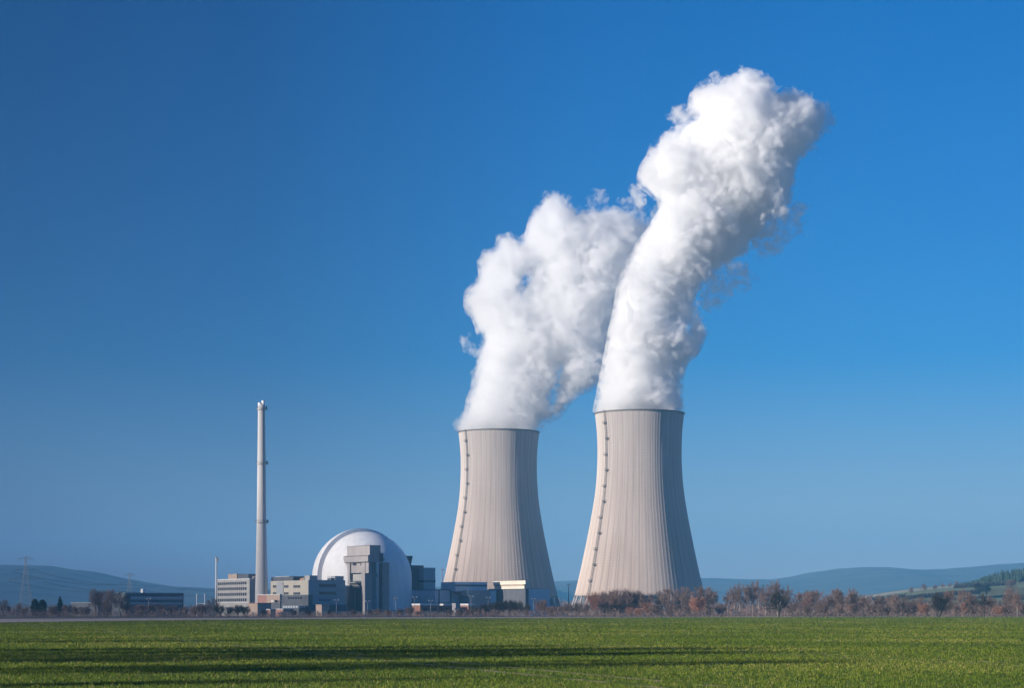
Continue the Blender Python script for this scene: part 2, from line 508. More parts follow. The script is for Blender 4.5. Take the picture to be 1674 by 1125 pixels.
# ------------------------------------------------------------------ cooling towers
PROF = [(13.8,46.6),(18,45.6),(32,42.3),(46.7,39.2),(58,36.9),(68.6,34.9),(81.7,32.6),(90,31.5),(97,30.8),(105,30.3),(114.6,30.0),(124,30.1),(132,30.5),(140,31.3),(144.8,31.9)]
def prof_r(z):
    zs, rs = zip(*PROF)
    # smooth (Catmull-Rom like) interpolation by local quadratic averaging
    return float(np.mean([np.interp(z + d, zs, rs) for d in (-4, -2, 0, 2, 4)])) if zs[0] + 4 < z < zs[-1] - 4 else float(np.interp(z, zs, rs))
N_RIB = 96
def tower_shell_mesh():
    v, f = [], []
    zs = np.linspace(13.8, 144.8, 60)
    # cross-section with raised wind ribs: (angle, offset)
    sec = []
    for k in range(N_RIB):
        a0 = 2*math.pi*k/N_RIB; w = 2*math.pi/N_RIB
        sec += [(a0, 0), (a0 + w*.42, 0), (a0 + w*.46, .02), (a0 + w*.60, .02), (a0 + w*.64, 0)]
    n = len(sec)
    for z in zs:
        r = prof_r(z)
        for (a, o) in sec: v.append(((r+o)*math.cos(a), (r+o)*math.sin(a), z))
    m = len(zs)
    for j in range(m-1):
        for i in range(n):
            k = (i+1) % n
            f.append((j*n+i, j*n+k, (j+1)*n+k, (j+1)*n+i))
    base = len(v)
    # inner skin and rims
    for z in zs:
        r = prof_r(z) - .9
        for (a, o) in sec: v.append((r*math.cos(a), r*math.sin(a), z))
    for j in range(m-1):
        for i in range(n):
            k = (i+1) % n
            f.append((base+j*n+k, base+j*n+i, base+(j+1)*n+i, base+(j+1)*n+k))
    for i in range(n):
        k = (i+1) % n
        f.append(((m-1)*n+i, (m-1)*n+k, base+(m-1)*n+k, base+(m-1)*n+i))
        f.append((k, i, base+i, base+k))
    return mesh_np('shell', v, f)
shell_me = tower_shell_mesh(); shell_me.materials.append(M['tower'])
rim = MB(); rim.lathe([(143.9,32.35),(144.75,32.45),(144.75,32.0)], 192)
rim_me = rim.mesh('rim'); rim_me.materials.append(M['dark_steel'])
colm = MB(); 
colm.tube((50.6,-2.6,-.5),(46.2,0,14.0),.6,.5,8); colm.tube((50.6,2.6,-.5),(46.2,0,14.0),.6,.5,8)
col_me = colm.mesh('support_column'); col_me.materials.append(M['concrete'])
fill = MB(); fill.lathe([(-.3,43.5),(13.0,43.5),(13.2,0.5)], 64)
fill_me = fill.mesh('fill_pack'); fill_me.materials.append(M['dark_panel'])
LAD_A = R_(270 - 53)
def ladder_parts(root):
    lad = MB(); land = []
    ca, sa = math.cos(LAD_A), math.sin(LAD_A)
    tx, ty = -sa, ca
    for off in (-.55, .55):
        pts = []
        for z in np.linspace(14.5, 145.5, 34):
            r = prof_r(min(z, 144.8)) + .95
            pts.append((r*ca + tx*off, r*sa + ty*off, z))
        for p, q in zip(pts, pts[1:]): lad.tube(p, q, .14, n=5)
    z = 15.0
    while z < 145:                                     # cage hoops and rungs
        r = prof_r(z) + .95
        lad.tube((r*ca - tx*.55, r*sa - ty*.55, z), (r*ca + tx*.55, r*sa + ty*.55, z), .09, n=4)
        r2 = r + .7
        lad.tube((r2*ca - tx*.6, r2*sa - ty*.6, z), (r2*ca + tx*.6, r2*sa + ty*.6, z), .09, n=4)
        z += .8
    lo = lad.build('ladder', M['dark_steel'], root)
    pl = MB(); pl.box(-1.3,1.3,-.3,1.2,-.15,.15)
    for x in (-1.22, 1.22):
        for y in (0, 1.1): pl.box(x-.08,x+.08,y-.08,y+.08,.15,1.3)
    pl.box(-1.3,1.3,1.1,1.2,1.15,1.3); pl.box(-1.3,-1.2,-.3,1.1,1.15,1.3); pl.box(1.2,1.3,-.3,1.1,1.15,1.3)
    pl.box(-.2,.2,-.5,1.0,-.7,-.16)
    pm = pl.mesh('landing'); pm.materials.append(M['dark_steel'])
    for k, z in enumerate(np.linspace(24, 136, 11)):
        o = link_mesh('landing', pm, None, lo)
        sgn = 1 if k % 2 else -1
        r = prof_r(z) + .4
        o.location = (r*ca + tx*sgn*.9, r*sa + ty*sgn*.9, z); o.rotation_euler = (0, 0, LAD_A - math.pi/2)
def cooling_tower(px, D, label):
    root = empty('cooling_tower', (gx(px, D), D, 0))
    tag(root, label, 'cooling tower', 'cooling towers of the power station')
    link_mesh('shell', shell_me, None, root); link_mesh('rim', rim_me, None, root); link_mesh('fill_pack', fill_me, None, root)
    for k in range(36):
        o = link_mesh('support_column', col_me, None, root); o.rotation_euler = (0, 0, 2*math.pi*(k+.5)/36)
    ladder_parts(root)
    return root
cooling_tower(1045.5, 1500, 'larger sunlit concrete cooling tower standing to the right behind bare trees')
cooling_tower(815.5, 1655, 'smaller hazier concrete cooling tower behind the long turbine hall')

# ------------------------------------------------------------------ steam plumes
def bspline_noise(shape, cell, rng, periods=None):
    """smooth random field: cubic B-spline over a random lattice"""
    lat = rng.normal(0, 1, tuple(int(s / cell) + 5 for s in shape)).astype(np.float32)
    out = lat
    for ax in range(3):
        c = np.arange(shape[ax], dtype=np.float32) / cell
        i = c.astype(int); t = c - i
        w = [(1-t)**3/6, (3*t**3-6*t**2+4)/6, (-3*t**3+3*t**2+3*t+1)/6, t**3/6]
        sh = [1,1,1]; sh[ax] = -1
        out = sum(np.take(out, i + k, axis=ax) * w[k].reshape(sh).astype(np.float32) for k in range(4))
    return out * 2.6
def poly_sd(px, pz, poly):
    """signed distance in the plane, positive inside"""
    P = np.asarray(poly, float); Q = np.roll(P, -1, 0)
    d = np.full(px.shape, 1e9); inside = np.zeros(px.shape, bool)
    for (x0, z0), (x1, z1) in zip(P, Q):
        ex, ez = x1-x0, z1-z0
        t = np.clip(((px-x0)*ex + (pz-z0)*ez) / (ex*ex+ez*ez+1e-9), 0, 1)
        d = np.minimum(d, np.hypot(px - x0 - t*ex, pz - z0 - t*ez))
        c = ((z0 > pz) != (z1 > pz)) & (px < (x1-x0)*(pz-z0)/(z1-z0+1e-12) + x0)
        inside ^= c
    return np.where(inside, d, -d)
def surface_net(F, org, h):
    """quads of the F = 0 surface (F > 0 inside)"""
    S = F > 0
    cs = [(i,j,k) for i in (0,1) for j in (0,1) for k in (0,1)]
    sl = lambda o: tuple(slice(a, (None if a else -1)) for a in o)
    cnt = sum(S[sl(c)].astype(np.int8) for c in cs)
    act = (cnt > 0) & (cnt < 8)
    idx = -np.ones(act.shape, np.int64); n = int(act.sum()); idx[act] = np.arange(n)
    ijk = np.argwhere(act)
    acc = np.zeros((n,3)); w = np.zeros(n)
    vals = {c: F[sl(c)][act] for c in cs}
    for a in cs:
        for ax in range(3):
            if a[ax]: continue
            b = list(a); b[ax] = 1; b = tuple(b)
            fa, fb = vals[a], vals[b]
            m = (fa > 0) != (fb > 0)
            t = np.where(m, fa / np.where(m, fa - fb, 1), 0)
            p = np.tile(np.array(a, float), (n,1)); p[:, ax] = t
            acc[m] += p[m]; w[m] += 1
    V = (ijk + acc / w[:,None]) * h + np.array(org)
    quads = []
    for ax in range(3):
        u, v = [(1,2),(2,0),(0,1)][ax]
        s0 = [slice(None)]*3; s1 = [slice(None)]*3; s0[ax] = slice(None,-1); s1[ax] = slice(1,None)
        A, B = S[tuple(s0)], S[tuple(s1)]
        e = np.argwhere(A != B)
        ok = (e[:,u] > 0) & (e[:,v] > 0) & (e[:,u] < S.shape[u]-1) & (e[:,v] < S.shape[v]-1)
        e = e[ok]
        q = []
        for du, dv in ((1,1),(0,1),(0,0),(1,0)):
            c = e.copy(); c[:,u] -= du; c[:,v] -= dv
            q.append(idx[c[:,0],c[:,1],c[:,2]])
        q = np.stack(q, 1)
        flip = ~A[e[:,0],e[:,1],e[:,2]]
        q[flip] = q[flip][:, ::-1]
        quads.append(q)
    return V, np.concatenate(quads)

def make_plume(px0, D, polys, holes, wisps, seed, label, Rcap, h=.85, zrim=143.5, dens=1.0, torn0=0.0):
    rng = np.random.default_rng(seed)
    to = lambda P: [(gx(x, D), gz(y, D)) for x, y in P]
    polys = [to(p) for p in polys]; holes = [to(p) for p in holes]; wisps = [to(p) for p in wisps]
    allp = np.array([q for p in polys + wisps for q in p])
    x0, z0 = allp.min(0) - 14; x1, z1 = allp.max(0) + 14
    yh = Rcap + 20
    nx, ny, nz = int((x1-x0)/h)+1, int(2*yh/h)+1, int((z1-z0)/h)+1
    X = x0 + np.arange(nx)*h; Z = z0 + np.arange(nz)*h; Y = -yh + np.arange(ny)*h
    gxx, gzz = np.meshgrid(X, Z, indexing='ij')
    d2 = np.max([poly_sd(gxx, gzz, p) for p in polys], 0)
    for hpoly in holes: d2 = np.minimum(d2, -poly_sd(gxx, gzz, hpoly))
    shape = (nx, ny, nz)
    sh = lambda cell: bspline_noise(shape, cell/h, rng)
    # swirl: fine noise is read at positions pushed about by a coarse field
    wx, wy, wz = (np.rint(sh(12) * 3.0 / h).astype(np.int16) for _ in range(3))
    ii = np.clip(np.arange(nx, dtype=np.int16)[:,None,None] + wx, 0, nx-1)
    jj = np.clip(np.arange(ny, dtype=np.int16)[None,:,None] + wy, 0, ny-1)
    kk = np.clip(np.arange(nz, dtype=np.int16)[None,None,:] + wz, 0, nz-1)
    n40, n18, n9, n45, n22 = sh(40), sh(16), sh(7.0)[ii, jj, kk], sh(3.6)[ii, jj, kk], sh(1.9)[ii, jj, kk]
    amp = np.clip((Z - zrim) / 60.0, .0, 1.0)[None,None,:].astype(np.float32)
    amp2 = np.clip((Z - zrim + 1) / 8.0, .0, 1.0)[None,None,:].astype(np.float32)
    torn = np.clip(torn0 + .5 * np.clip((Z - zrim - 45) / 100, 0, 1), 0, 1)[None,None,:].astype(np.float32) * np.clip(.75 + .25*n40, .3, 1)
    def field(d2, R):
        dc = np.minimum(d2, R)[:,None,:]
        yy = Y[None,:,None] + 0*dc
        yy = yy - (n40[:, ny//2:ny//2+1, :] * 6 * amp)
        return (R - np.sqrt((R - dc)**2 + yy**2)).astype(np.float32)
    base = field(d2, Rcap)
    big = (np.abs(n40) - .6)*4*amp + (np.abs(n18) - .6)*(1.2 + 2.6*amp)*amp2
    billow = (np.abs(n9) - .6)*3.2 + (np.abs(n45) - .6)*3.2 + (np.abs(n22) - .6)*2.6
    rag = n9*2.5 + n45*2.7 + n22*2.4 + .9
    F = base + big + (billow*(1 - torn) + rag*torn)*amp2*(.85 + .75*amp)
    F = np.minimum(F, d2[:,None,:]*1.6 + 2.6)
    if wisps:
        dw = np.max([poly_sd(gxx, gzz, p) for p in wisps], 0)
        F = np.maximum(F, np.minimum(field(dw, 9.0) + n18*2 + n9*3.5 + n45*3 + n22*1.6 - 4.2, .95))
    # keep the foot of the column inside the tower mouth
    cx_ = gx(px0, D)
    r = np.hypot(X[:,None,None] - cx_, Y[None,:,None])
    below = np.clip((zrim + 2.2 - Z) / 2.0, 0, 1)[None,None,:]
    F = np.where(below > 0, np.minimum(F, (29.4 - r)*3.0*below + F*(1-below)), F).astype(np.float32)
    F[0] = F[-1] = -50; F[:,0] = F[:,-1] = -50; F[:,:,0] = F[:,:,-1] = -50
    root = empty('steam_plume', (cx_, D, zrim))
    tag(root, label, 'steam', 'steam plumes rising from the cooling towers')
    # nested shells of the same torn field: thin vapour outside, dense steam inside
    for k, (lev, dn, nm) in enumerate(((-2.8, .20, 'outer_vapour'), (1.0, .07, 'inner_vapour'), (3.0, .10, 'steam_core'))):
        V, Q = surface_net(F - lev, (x0 - cx_, -yh, z0 - zrim), h)
        link_mesh(nm, mesh_np(nm, V, Q, True), fringe_mat(nm, dn * dens, .17, .40, .72) if k == 0 else steam_mat(nm, dn * dens), root)
    return root

P2L = [(976,690),(976,672),(982,645),(988,610),(995,575),(1000,545),(1008,510),(1013,480),(1020,452),(1035,420),(1055,392),(1075,362),(1086,345),(1080,325),(1062,308),(1050,295),(1050,280),(1062,262),(1066,243),(1075,228),(1090,218),(1118,205),(1143,193),(1146,176),(1134,165),(1133,148),(1150,130),(1170,124),(1190,126),(1205,116),(1220,126),(1248,130),(1254,150),(1264,160),(1280,148),(1300,148),(1318,156),(1340,166),(1348,186),(1346,210),(1332,226),(1310,250),(1295,270),(1290,295),(1288,322),(1280,348),(1258,378),(1225,404),(1190,425),(1160,440),(1145,462),(1130,480),(1128,500),(1140,520),(1150,545),(1138,572),(1118,590),(1110,615),(1110,645),(1112,672),(1112,690)]
P2H = [[(1118,522),(1130,528),(1128,545),(1116,540)]]
P2W = [[(1150,455),(1175,440),(1215,440),(1215,462),(1190,480),(1165,500),(1145,505)], [(1262,325),(1304,338),(1312,392),(1272,414),(1236,404)], [(1325,172),(1358,172),(1366,192),(1355,215),(1335,235)], [(1015,318),(1040,312),(1055,330),(1045,350),(1020,345)], [(1120,200),(1105,190),(1112,180),(1125,186)]]
P2L = [(x, y + 13 * max(0, 260 - y) / 140) for x, y in P2L]     # the near side of the tall column stands a little higher in perspective
make_plume(1044, 1500, [P2L], P2H, P2W, 11, 'taller bright white steam column rising from the larger right cooling tower', 27.5)
P1a = [(752,722),(750,705),(745,697),(752,688),(765,675),(768,655),(775,635),(780,610),(786,585),(788,560),(784,540),(778,520),(764,500),(764,484),(782,470),(790,455),(786,432),(795,418),(812,412),(818,392),(835,392),(850,402),(862,390),(870,362),(882,342),(892,326),(908,322),(928,332),(942,350),(960,345),(985,352),(1010,345),(1035,352),(1060,365),(1062,395),(1050,425),(1038,450),(1028,480),(1018,515),(1008,545),(998,575),(985,605),(968,630),(945,642),(925,660),(910,680),(895,686),(886,690),(880,705),(878,722)]
P1H = [[(848,458),(854,444),(866,442),(867,456),(860,472),(853,480)], [(897,655),(905,625),(915,600),(922,598),(915,630),(908,655),(900,668)]]
P1W = [[(765,560),(785,555),(790,600),(775,610)], [(945,345),(962,322),(985,322),(985,345)], [(1010,330),(1030,312),(1048,325),(1040,350)], [(1062,345),(1085,340),(1090,370),(1065,385)]]
make_plume(815, 1655, [P1a], P1H, P1W, 23, 'lower greyer steam cloud drifting from the smaller left cooling tower', 27.0, dens=.6, torn0=.35)

# ------------------------------------------------------------------ power station buildings (all on one grid, turned 30 degrees)
GRID = R_(30)
CG, SG = math.cos(GRID), math.sin(GRID)
class Block:
    """a building on the plant grid: its near corner is seen at pixel column xc, distance D;
    local x runs along the shaded face to the right, local y along the sunlit face to the left"""
    def __init__(self, name, xc, D, label, cat, group=None):
        self.X0, self.D = gx(xc, D), D
        self.root = tag(empty(name, (self.X0, D, 0), GRID), label, cat, group)
    def sR(self, px):
        k = (px - CX) / FPX
        return (k * self.D - self.X0) / (CG - k * SG)
    def sL(self, px):
        k = (px - CX) / FPX
        return (k * self.D - self.X0) / (-SG - k * CG)
    def zR(self, py, s): return gz(py, self.D + SG * s)
    def zL(self, py, s): return gz(py, self.D + CG * s)
    def part(self, name, mat, x0, x1, y0, y1, z0, z1, parent=None):
        return MB().box(x0, x1, y0, y1, z0, z1).build(name, mat, parent or self.root)
    def win_row_L(self, px0, px1, py0, py1, n, mat, gap=.3, name='window'):
        """n windows on the sunlit face between two pixel columns"""
        a, b = self.sL(px1), self.sL(px0); sm = (a + b) / 2
        z0, z1 = self.zL(py1, sm), self.zL(py0, sm); w = (b - a) / n
        me = MB().box(-.07, .25, -w*(1-gap)/2, w*(1-gap)/2, 0, z1 - z0).mesh(name); me.materials.append(mat)
        for k in range(n):
            o = link_mesh(name, me, None, self.root); o.location = (0, a + w * (k + .5), z0)
    def win_row_R(self, px0, px1, py0, py1, n, mat, gap=.3, name='window', out=.07):
        a, b = self.sR(px0), self.sR(px1); sm = (a + b) / 2
        z0, z1 = self.zR(py1, sm), self.zR(py0, sm); w = (b - a) / n
        me = MB().box(-w*(1-gap)/2, w*(1-gap)/2, -out, .25, 0, z1 - z0).mesh(name); me.materials.append(mat)
        for k in range(n):
            o = link_mesh(name, me, None, self.root); o.location = (a + w * (k + .5), 0, z0)
    def box_px(self, name, mat, xl, xc2, xr, yt, y0z, back=0.0, parent=None):
        """a roof unit seen from column xl to xr with its own corner at xc2, standing at local depth `back` behind the corner"""
        pass

def band(b, name, mat, x0, x1, y0, y1, z0, z1, out=.12, parent=None):
    return b.part(name, mat, x0 - out, x1 + out, y0 - out, y1 + out, z0, z1, parent)

# --- office block on the left with four rows of windows
b = Block('office_building', 408, 1190, 'pale four storey office block with window rows beside the tall white chimney', 'building')
LL, LR = b.sL(354), b.sR(424)
zt = b.zL(947.5, 0)
b.part('wall', M['office_white'], 0, LR, 0, LL, 0, zt)
band(b, 'parapet', M['white_paint'], 0, LR, 0, LL, zt, zt + .5)
for (y0, y1) in ((952.3, 956.6), (961.0, 965.6), (970.0, 974.8), (979.3, 984.0)):
    b.win_row_L(356, 403.5, y0, y1, 14, M['glass'], .28)
sm = b.sL(380)
band(b, 'canopy', M['white_paint'], 0, LR, 0, LL, b.zL(986.4, sm), b.zL(985.4, sm), .5)
y0, y1 = b.sL(382), b.sL(368)
b.part('stair_head', M['beige_panel'], 2.0, 8.5, y0, y1, zt + .5, b.zL(938.6, y0))
y0, y1 = b.sL(399.5), b.sL(382.6)
b.part('plant_room', M['dark_panel'], 2.4, 9, y0, y1, zt + .5, b.zL(938.8, y0))
y0, y1 = b.sL(409), b.sL(400)
b.part('roof_vent', M['beige_panel'], 5, 9, max(y0, .4), y1, zt + .5, zt + 1.8)
for k in range(3):
    x = LR * (.5 + .18 * k); b.part('roof_vent', M['beige_panel'], x, x + 1.0, 1.5, 3, zt + .5, zt + 1.6)

# --- thin lamp mast on the left of the office
def light_mast(px, ytop, D, label, lamp=True, r=.10, group='light masts standing round the plant'):
    root = tag(empty('light_mast', (gx(px, D), D, 0)), label, 'light mast', group)
    h = gz(ytop, D)
    MB().tube((0,0,0), (0,0,h), r*1.3, r*.8, 8).build('pole', M['steel'], root, True)
    a = MB().tube((-.9,0,h-.5), (.9,0,h-.5), .09, n=6); a.box(-1.2,-.5,-.5,.3,h-.45,h+.15); a.box(.5,1.2,-.5,.3,h-.45,h+.15)
    a.build('lamp_head', M['steel'], root)
    return root
mk = tag(empty('flue_mast', (gx(353.6, 1180), 1180, 0)), 'slim white exhaust mast rising beside the office block', 'mast')
MB().tube((0,0,0), (0,0,gz(913, 1180)), .62, .5, 12).build('pole', M['white_paint'], mk, True)
h = gz(913, 1180); e = MB(); e.tube((0,0,h-.1), (0,0,h+.7), .72, .72, 12); e.box(.4,1.7,-.4,.4,h-1.6,h-.3); e.build('head', M['steel'], mk)

# --- tall chimney
def chimney():
    D = 1165; root = tag(empty('chimney', (gx(427.6, D), D, 0)), 'very tall slender white chimney with ringed platforms', 'chimney')
    prof = [(0, 4.2)]
    for (y, hw) in ((985,12.2),(960,11.7),(930,10.9),(900,10.2),(855,9.0),(810,8.4),(759,7.8),(710,7.1),(669,6.7),(662,6.6)):
        prof.append((gz(y, D), hw * D / FPX * .87))
    prof[0] = (0, prof[1][1] * 1.02)
    MB().lathe(prof, 40, cap_top=True).build('shaft', M['chimney'], root, True)
    zt = prof[-1][0]
    fl = MB(); fl.tube((-.9,-.3,zt-.5), (-.9,-.3,zt+1.1), 1.1, 1.1, 14)
    fl.build('flue_pipe', M['white_paint'], root)
    MB().tube((.9,.2,zt-.5), (.9,.2,zt+2.3), 1.0, 1.0, 14).build('flue_pipe', M['white_paint'], root)
    for y in (669.5, 759, 855):
        z = gz(y, D); r = np.interp(z, [p[0] for p in prof], [p[1] for p in prof])
        p = MB(); p.lathe([(z-.15, r+.02), (z-.15, r+.95), (z+.1, r+.95), (z+.1, r+.02)], 32)
        pf = p.build('platform', M['steel'], root)
        q = MB(); q.lathe([(z+1.15, r+.9), (z+1.25, r+.9), (z+1.25, r+.97), (z+1.15, r+.97)], 32)
        for k in range(16):
            a = 2*math.pi*k/16; q.tube(((r+.9)*math.cos(a), (r+.9)*math.sin(a), z+.1), ((r+.9)*math.cos(a), (r+.9)*math.sin(a), z+1.2), .05, n=4)
        q.box(r+.3, r+1.2, -.6, .2, z-.3, z+1.6)
        q.build('railing', M['dark_steel'], pf)
    l = MB(); zz = 12.0
    rr = lambda z: float(np.interp(z, [p[0] for p in prof], [p[1] for p in prof])) + .35
    a = R_(-62); ca, sa = math.cos(a), math.sin(a)
    pts = [(rr(z)*ca, rr(z)*sa, z) for z in np.linspace(8, zt, 24)]
    for o in (-.35, .35):
        for p, q in zip(pts, pts[1:]): l.tube((p[0]-sa*o, p[1]+ca*o, p[2]), (q[0]-sa*o, q[1]+ca*o, q[2]), .08, n=4)
    while zz < zt:
        r = rr(zz) + .5; l.tube((r*ca+sa*.4, r*sa-ca*.4, zz), (r*ca-sa*.4, r*sa+ca*.4, zz), .06, n=4); zz += 1.2
    l.build('ladder', M['steel'], root)
chimney()

# --- control building: cream sunlit face and blue grey shaded face meeting at one corner
b = Block('control_building', 504, 1120, 'cream and blue grey control building in front of the dome', 'building')
LL, LR = b.sL(442), b.sR(564)
zt = b.zL(949, 0)
b.part('wall', M['white_panel'], 0, LR, .15, LL, 0, zt)
b.part('side_cladding', M['grey_panel'], -.01, LR + .05, -.15, .14, 3.5, zt + .1)
y0, y1 = b.sL(463.5), b.sL(452.6)
b.part('stair_shaft', M['grey_panel'], -.35, .4, y0, y1, 0, zt - .6)
for (p0, p1, n) in ((446.0, 452.2, 3), (464.2, 471.8, 4), (479.5, 491.0, 5)):
    b.win_row_L(p0, p1, 957.4, 961.6, n, M['glass'], .25)
    b.win_row_L(p0, p1, 969.0, 972.8, n, M['glass'], .2)
for (y0, y1) in ((955.6, 960.4), (968.0, 972.6)):
    b.win_row_R(521.3, 549, y0, y1, 7, M['glass'], .05, out=.23)
b.win_row_R(521.3, 540, 979.5, 983.5, 5, M['teal_panel'], .08, 'louvre', .23)
b.part('plinth', M['dark_panel'], -.4, LR + .3, -.45, LL, 0, b.zR(989, 5))
# roof storey and units
y0, y1 = b.sL(476), b.sL(440.5)
b.part('roof_storey', M['dark_panel'], 1.2, 12, y0, y1, zt - .8, b.zL(943.2, y0 + 4))
b.part('roof_cap', M['white_paint'], .9, 12.3, b.sL(470), y1 - 6, b.zL(943.1, y0 + 4), b.zL(942.5, y0 + 4))
y0, y1 = b.sL(494.5), b.sL(482)
b.part('roof_unit', M['orange_panel'], 3, 6, y0, y0 + 4, zt, b.zL(944.5, y0)); b.part('roof_unit', M['beige_panel'], 3, 6, y0 + 5, y1 - 3, zt, b.zL(944.8, y0)); b.part('roof_unit', M['orange_panel'], 3, 6, y1 - 2.2, y1, zt, b.zL(945.6, y0))
b.part('stair_head', M['office_white'], 1.0, 5.5, b.sL(506) if b.sL(506) > 0 else .5, b.sL(495), zt, b.zL(941.4, 2))
x0, x1 = b.sR(507.4), b.sR(517)
b.part('plant_room', M['dark_panel'], x0, x1, .8, 5, zt, b.zR(941.8, x0))
x0, x1 = b.sR(549), b.sR(566)
b.part('plant_room', M['grey_panel'], x0, LR - .3, 1, 6, zt, b.zR(942.3, x0))
b.part('plant_room', M['dark_panel'], b.sR(543), x0 - .3, 1.5, 6, zt, b.zR(945.6, x0))
rl = MB()
for p in np.linspace(536.5, 543, 4):
    x = b.sR(p); rl.tube((x, .6, zt), (x, .6, b.zR(943, x)), .07, n=4)
rl.tube((b.sR(536.5), .6, b.zR(943.2, 10)), (b.sR(549), .6, b.zR(943.2, 10)), .07, n=4)
rl.build('railing', M['steel'], b.root)

# --- dark annex below it and the pink and beige gate building
b = Block('annex_building', 504, 1095, 'low dark panelled annex below the cream control building', 'building')
LL, LR = b.sL(457), b.sR(511)
b.part('wall', M['dark_panel'], 0, LR, 0, LL, 0, b.zL(973.4, 0))
band(b, 'roof_edge', M['teal_panel'], 0, LR, 0, LL, b.zL(973.4, 0), b.zL(972.9, 0))
b.win_row_L(470, 494, 976.5, 980, 6, M['glass'], .35)
b.win_row_L(462, 500, 991, 994.5, 9, M['blue_glass'], .3)
b = Block('gate_building', 457.5, 1070, 'low pink and beige building at the foot of the tall chimney', 'building')
LL, LR = b.sL(421), b.sR(461)
zt, zb = b.zL(973.2, 6), b.zL(986, 6)
sp = b.sL(435.5)
b.part('wall', M['beige_panel'], 0, LR, 0, sp, zb, zt); b.part('wall', M['pink_panel'], .02, LR, sp, LL, zb, zt)
b.part('ground_floor', M['dark_panel'], .3, LR - .3, .3, LL - .3, 0, zb)
b.part('fascia', M['white_paint'], -.15, LR, -.15, LL + .15, zt, zt + .35)
b.win_row_L(449, 455, 981.5, 985.6, 1, M['glass'], .0)
b.part('sign_board', M['white_paint'], -.14, .1, b.sL(447.5), b.sL(443.5), b.zL(985, 4), b.zL(981.6, 4))

# small cabins and site huts at the fence
def hut(px, ytop, w, D, mat, label, roofmat='white_paint'):
    bb = Block('site_hut', px, D, label, 'hut', 'site huts along the fence')
    h = gz(ytop, D)
    bb.part('wall', M[mat], 0, w * .6, 0, w, 0, h - .3)
    band(bb, 'roof', M[roofmat], 0, w * .6, 0, w, h - .3, h, .2)
    y = w * .35
    bb.part('door', M['dark_steel'], -.06, .1, y, y + 1.0, 0, min(2.1, h - .5))
    bb.part('window', M['glass'], -.06, .1, y + 1.6, y + 2.8, 1.0, min(2.0, h - .5))
hut(526, 989, 7, 1040, 'beige_panel', 'small beige hut below the blue grey side of the control building', 'beige_panel')
hut(463, 996, 9, 1010, 'pink_panel', 'low pinkish hut in front of the dark annex')
hut(442, 996.5, 4.5, 1005, 'pink_panel', 'narrow pinkish hut beside the pole at the gate building')
hut(421, 986.5, 12, 1030, 'beige_panel', 'low beige hut between the office block and the gate building', 'pink_panel')

# --- reactor dome
def dome():
    D = 1177; k = D / FPX
    zc = gz(946, D)
    root = tag(empty('reactor_dome', (gx(592, D), D, 0)), 'huge white reactor containment dome with a raised rear shell', 'dome')
    def body(R, n=128):
        prof = [(0, R)] + [(zc + R * math.sin(t), max(R * math.cos(t), .01)) for t in np.linspace(0, math.pi/2, 48)]
        return MB().lathe(prof, n)
    me = body(81.6 * k).mesh('outer', True)
    bm = bmesh.new(); bm.from_mesh(me)
    bmesh.ops.remove_doubles(bm, verts=bm.verts, dist=.02)
    nrm = Vector((math.sin(GRID), -math.cos(GRID), 0))
    r = bmesh.ops.bisect_plane(bm, geom=bm.verts[:] + bm.edges[:] + bm.faces[:], plane_co=nrm * .8, plane_no=nrm, clear_outer=True)
    ed = [g_ for g_ in r['geom_cut'] if isinstance(g_, bmesh.types.BMEdge)]
    res = bmesh.ops.contextual_create(bm, geom=ed)
    for fc in res['faces']: fc.smooth = False
    bm.to_mesh(me); bm.free()
    link_mesh('outer_shell', me, M['dome_white'], root)
    o = body(76.2 * k).build('inner_dome', M['dome_white'], root, True)
    o.location = (nrm.x * 1.6 + .9, nrm.y * 1.6, 0)
dome()

# --- lifting gantry and lock tower in front of the dome
b = Block('gantry_tower', 604.5, 1128, 'tall grey concrete equipment gantry standing against the dome', 'building')
LL = b.sL(567.4); LR = b.sR(623)
zt, zm = b.zL(892.5, 0), b.zL(907.5, 0)
dp = 14.0
b.part('hoist_house', M['concrete'], 0, 6.5, 0, LL, zm, zt)
band(b, 'roof_edge', M['dark_steel'], 0, 6.5, 0, LL, zt, zt + .25, .1)
zg = b.zL(919.5, 0)
b.part('crane_beam', M['concrete'], -1.2, 5.5, -.3, LL + 2.2, zg, zm - .05)
b.part('beam_rail', M['dark_steel'], -1.35, -1.21, 0, LL, zg, zg + .35)
b.part('beam_rail', M['dark_steel'], -1.35, -1.21, 0, LL, zm - .6, zm - .25)
for p0, p1 in ((592.4, 598.2), (567.6, 573.4)):
    b.part('pillar', M['concrete'], -.6, 3.6, b.sL(p1), b.sL(p0), 0, zg)
    b.part('pillar', M['concrete'], dp - 4, dp, b.sL(p1), b.sL(p0), 0, zg)
ya, yb = b.sL(592.2), b.sL(573.6)
b.part('front_panel', M['concrete'], .2, 1.0, ya, yb, b.zL(937, ya), zg)
b.part('hoist_cage', M['office_white'], .3, 4, ya + 1.5, yb - 2, b.zL(951, ya), b.zL(939, ya))
pf = b.part('platform', M['steel'], -1.6, 4.5, ya - .2, yb + .2, b.zL(953.5, ya), b.zL(951.8, ya))
rl = MB()
for y in np.linspace(ya, yb, 7): rl.tube((-1.5, y, b.zL(951.8, ya)), (-1.5, y, b.zL(949, ya)), .08, n=4)
rl.tube((-1.5, ya, b.zL(949, ya)), (-1.5, yb, b.zL(949, ya)), .08, n=4); rl.build('railing', M['steel'], pf)
b.part('machine_deck', M['dark_steel'], 0, 4, ya, yb, b.zL(957, ya), b.zL(953.8, ya))
b.part('machine_deck', M['steel'], .6, 3.5, ya + 3, yb - 1, b.zL(962, ya), b.zL(957.2, ya))
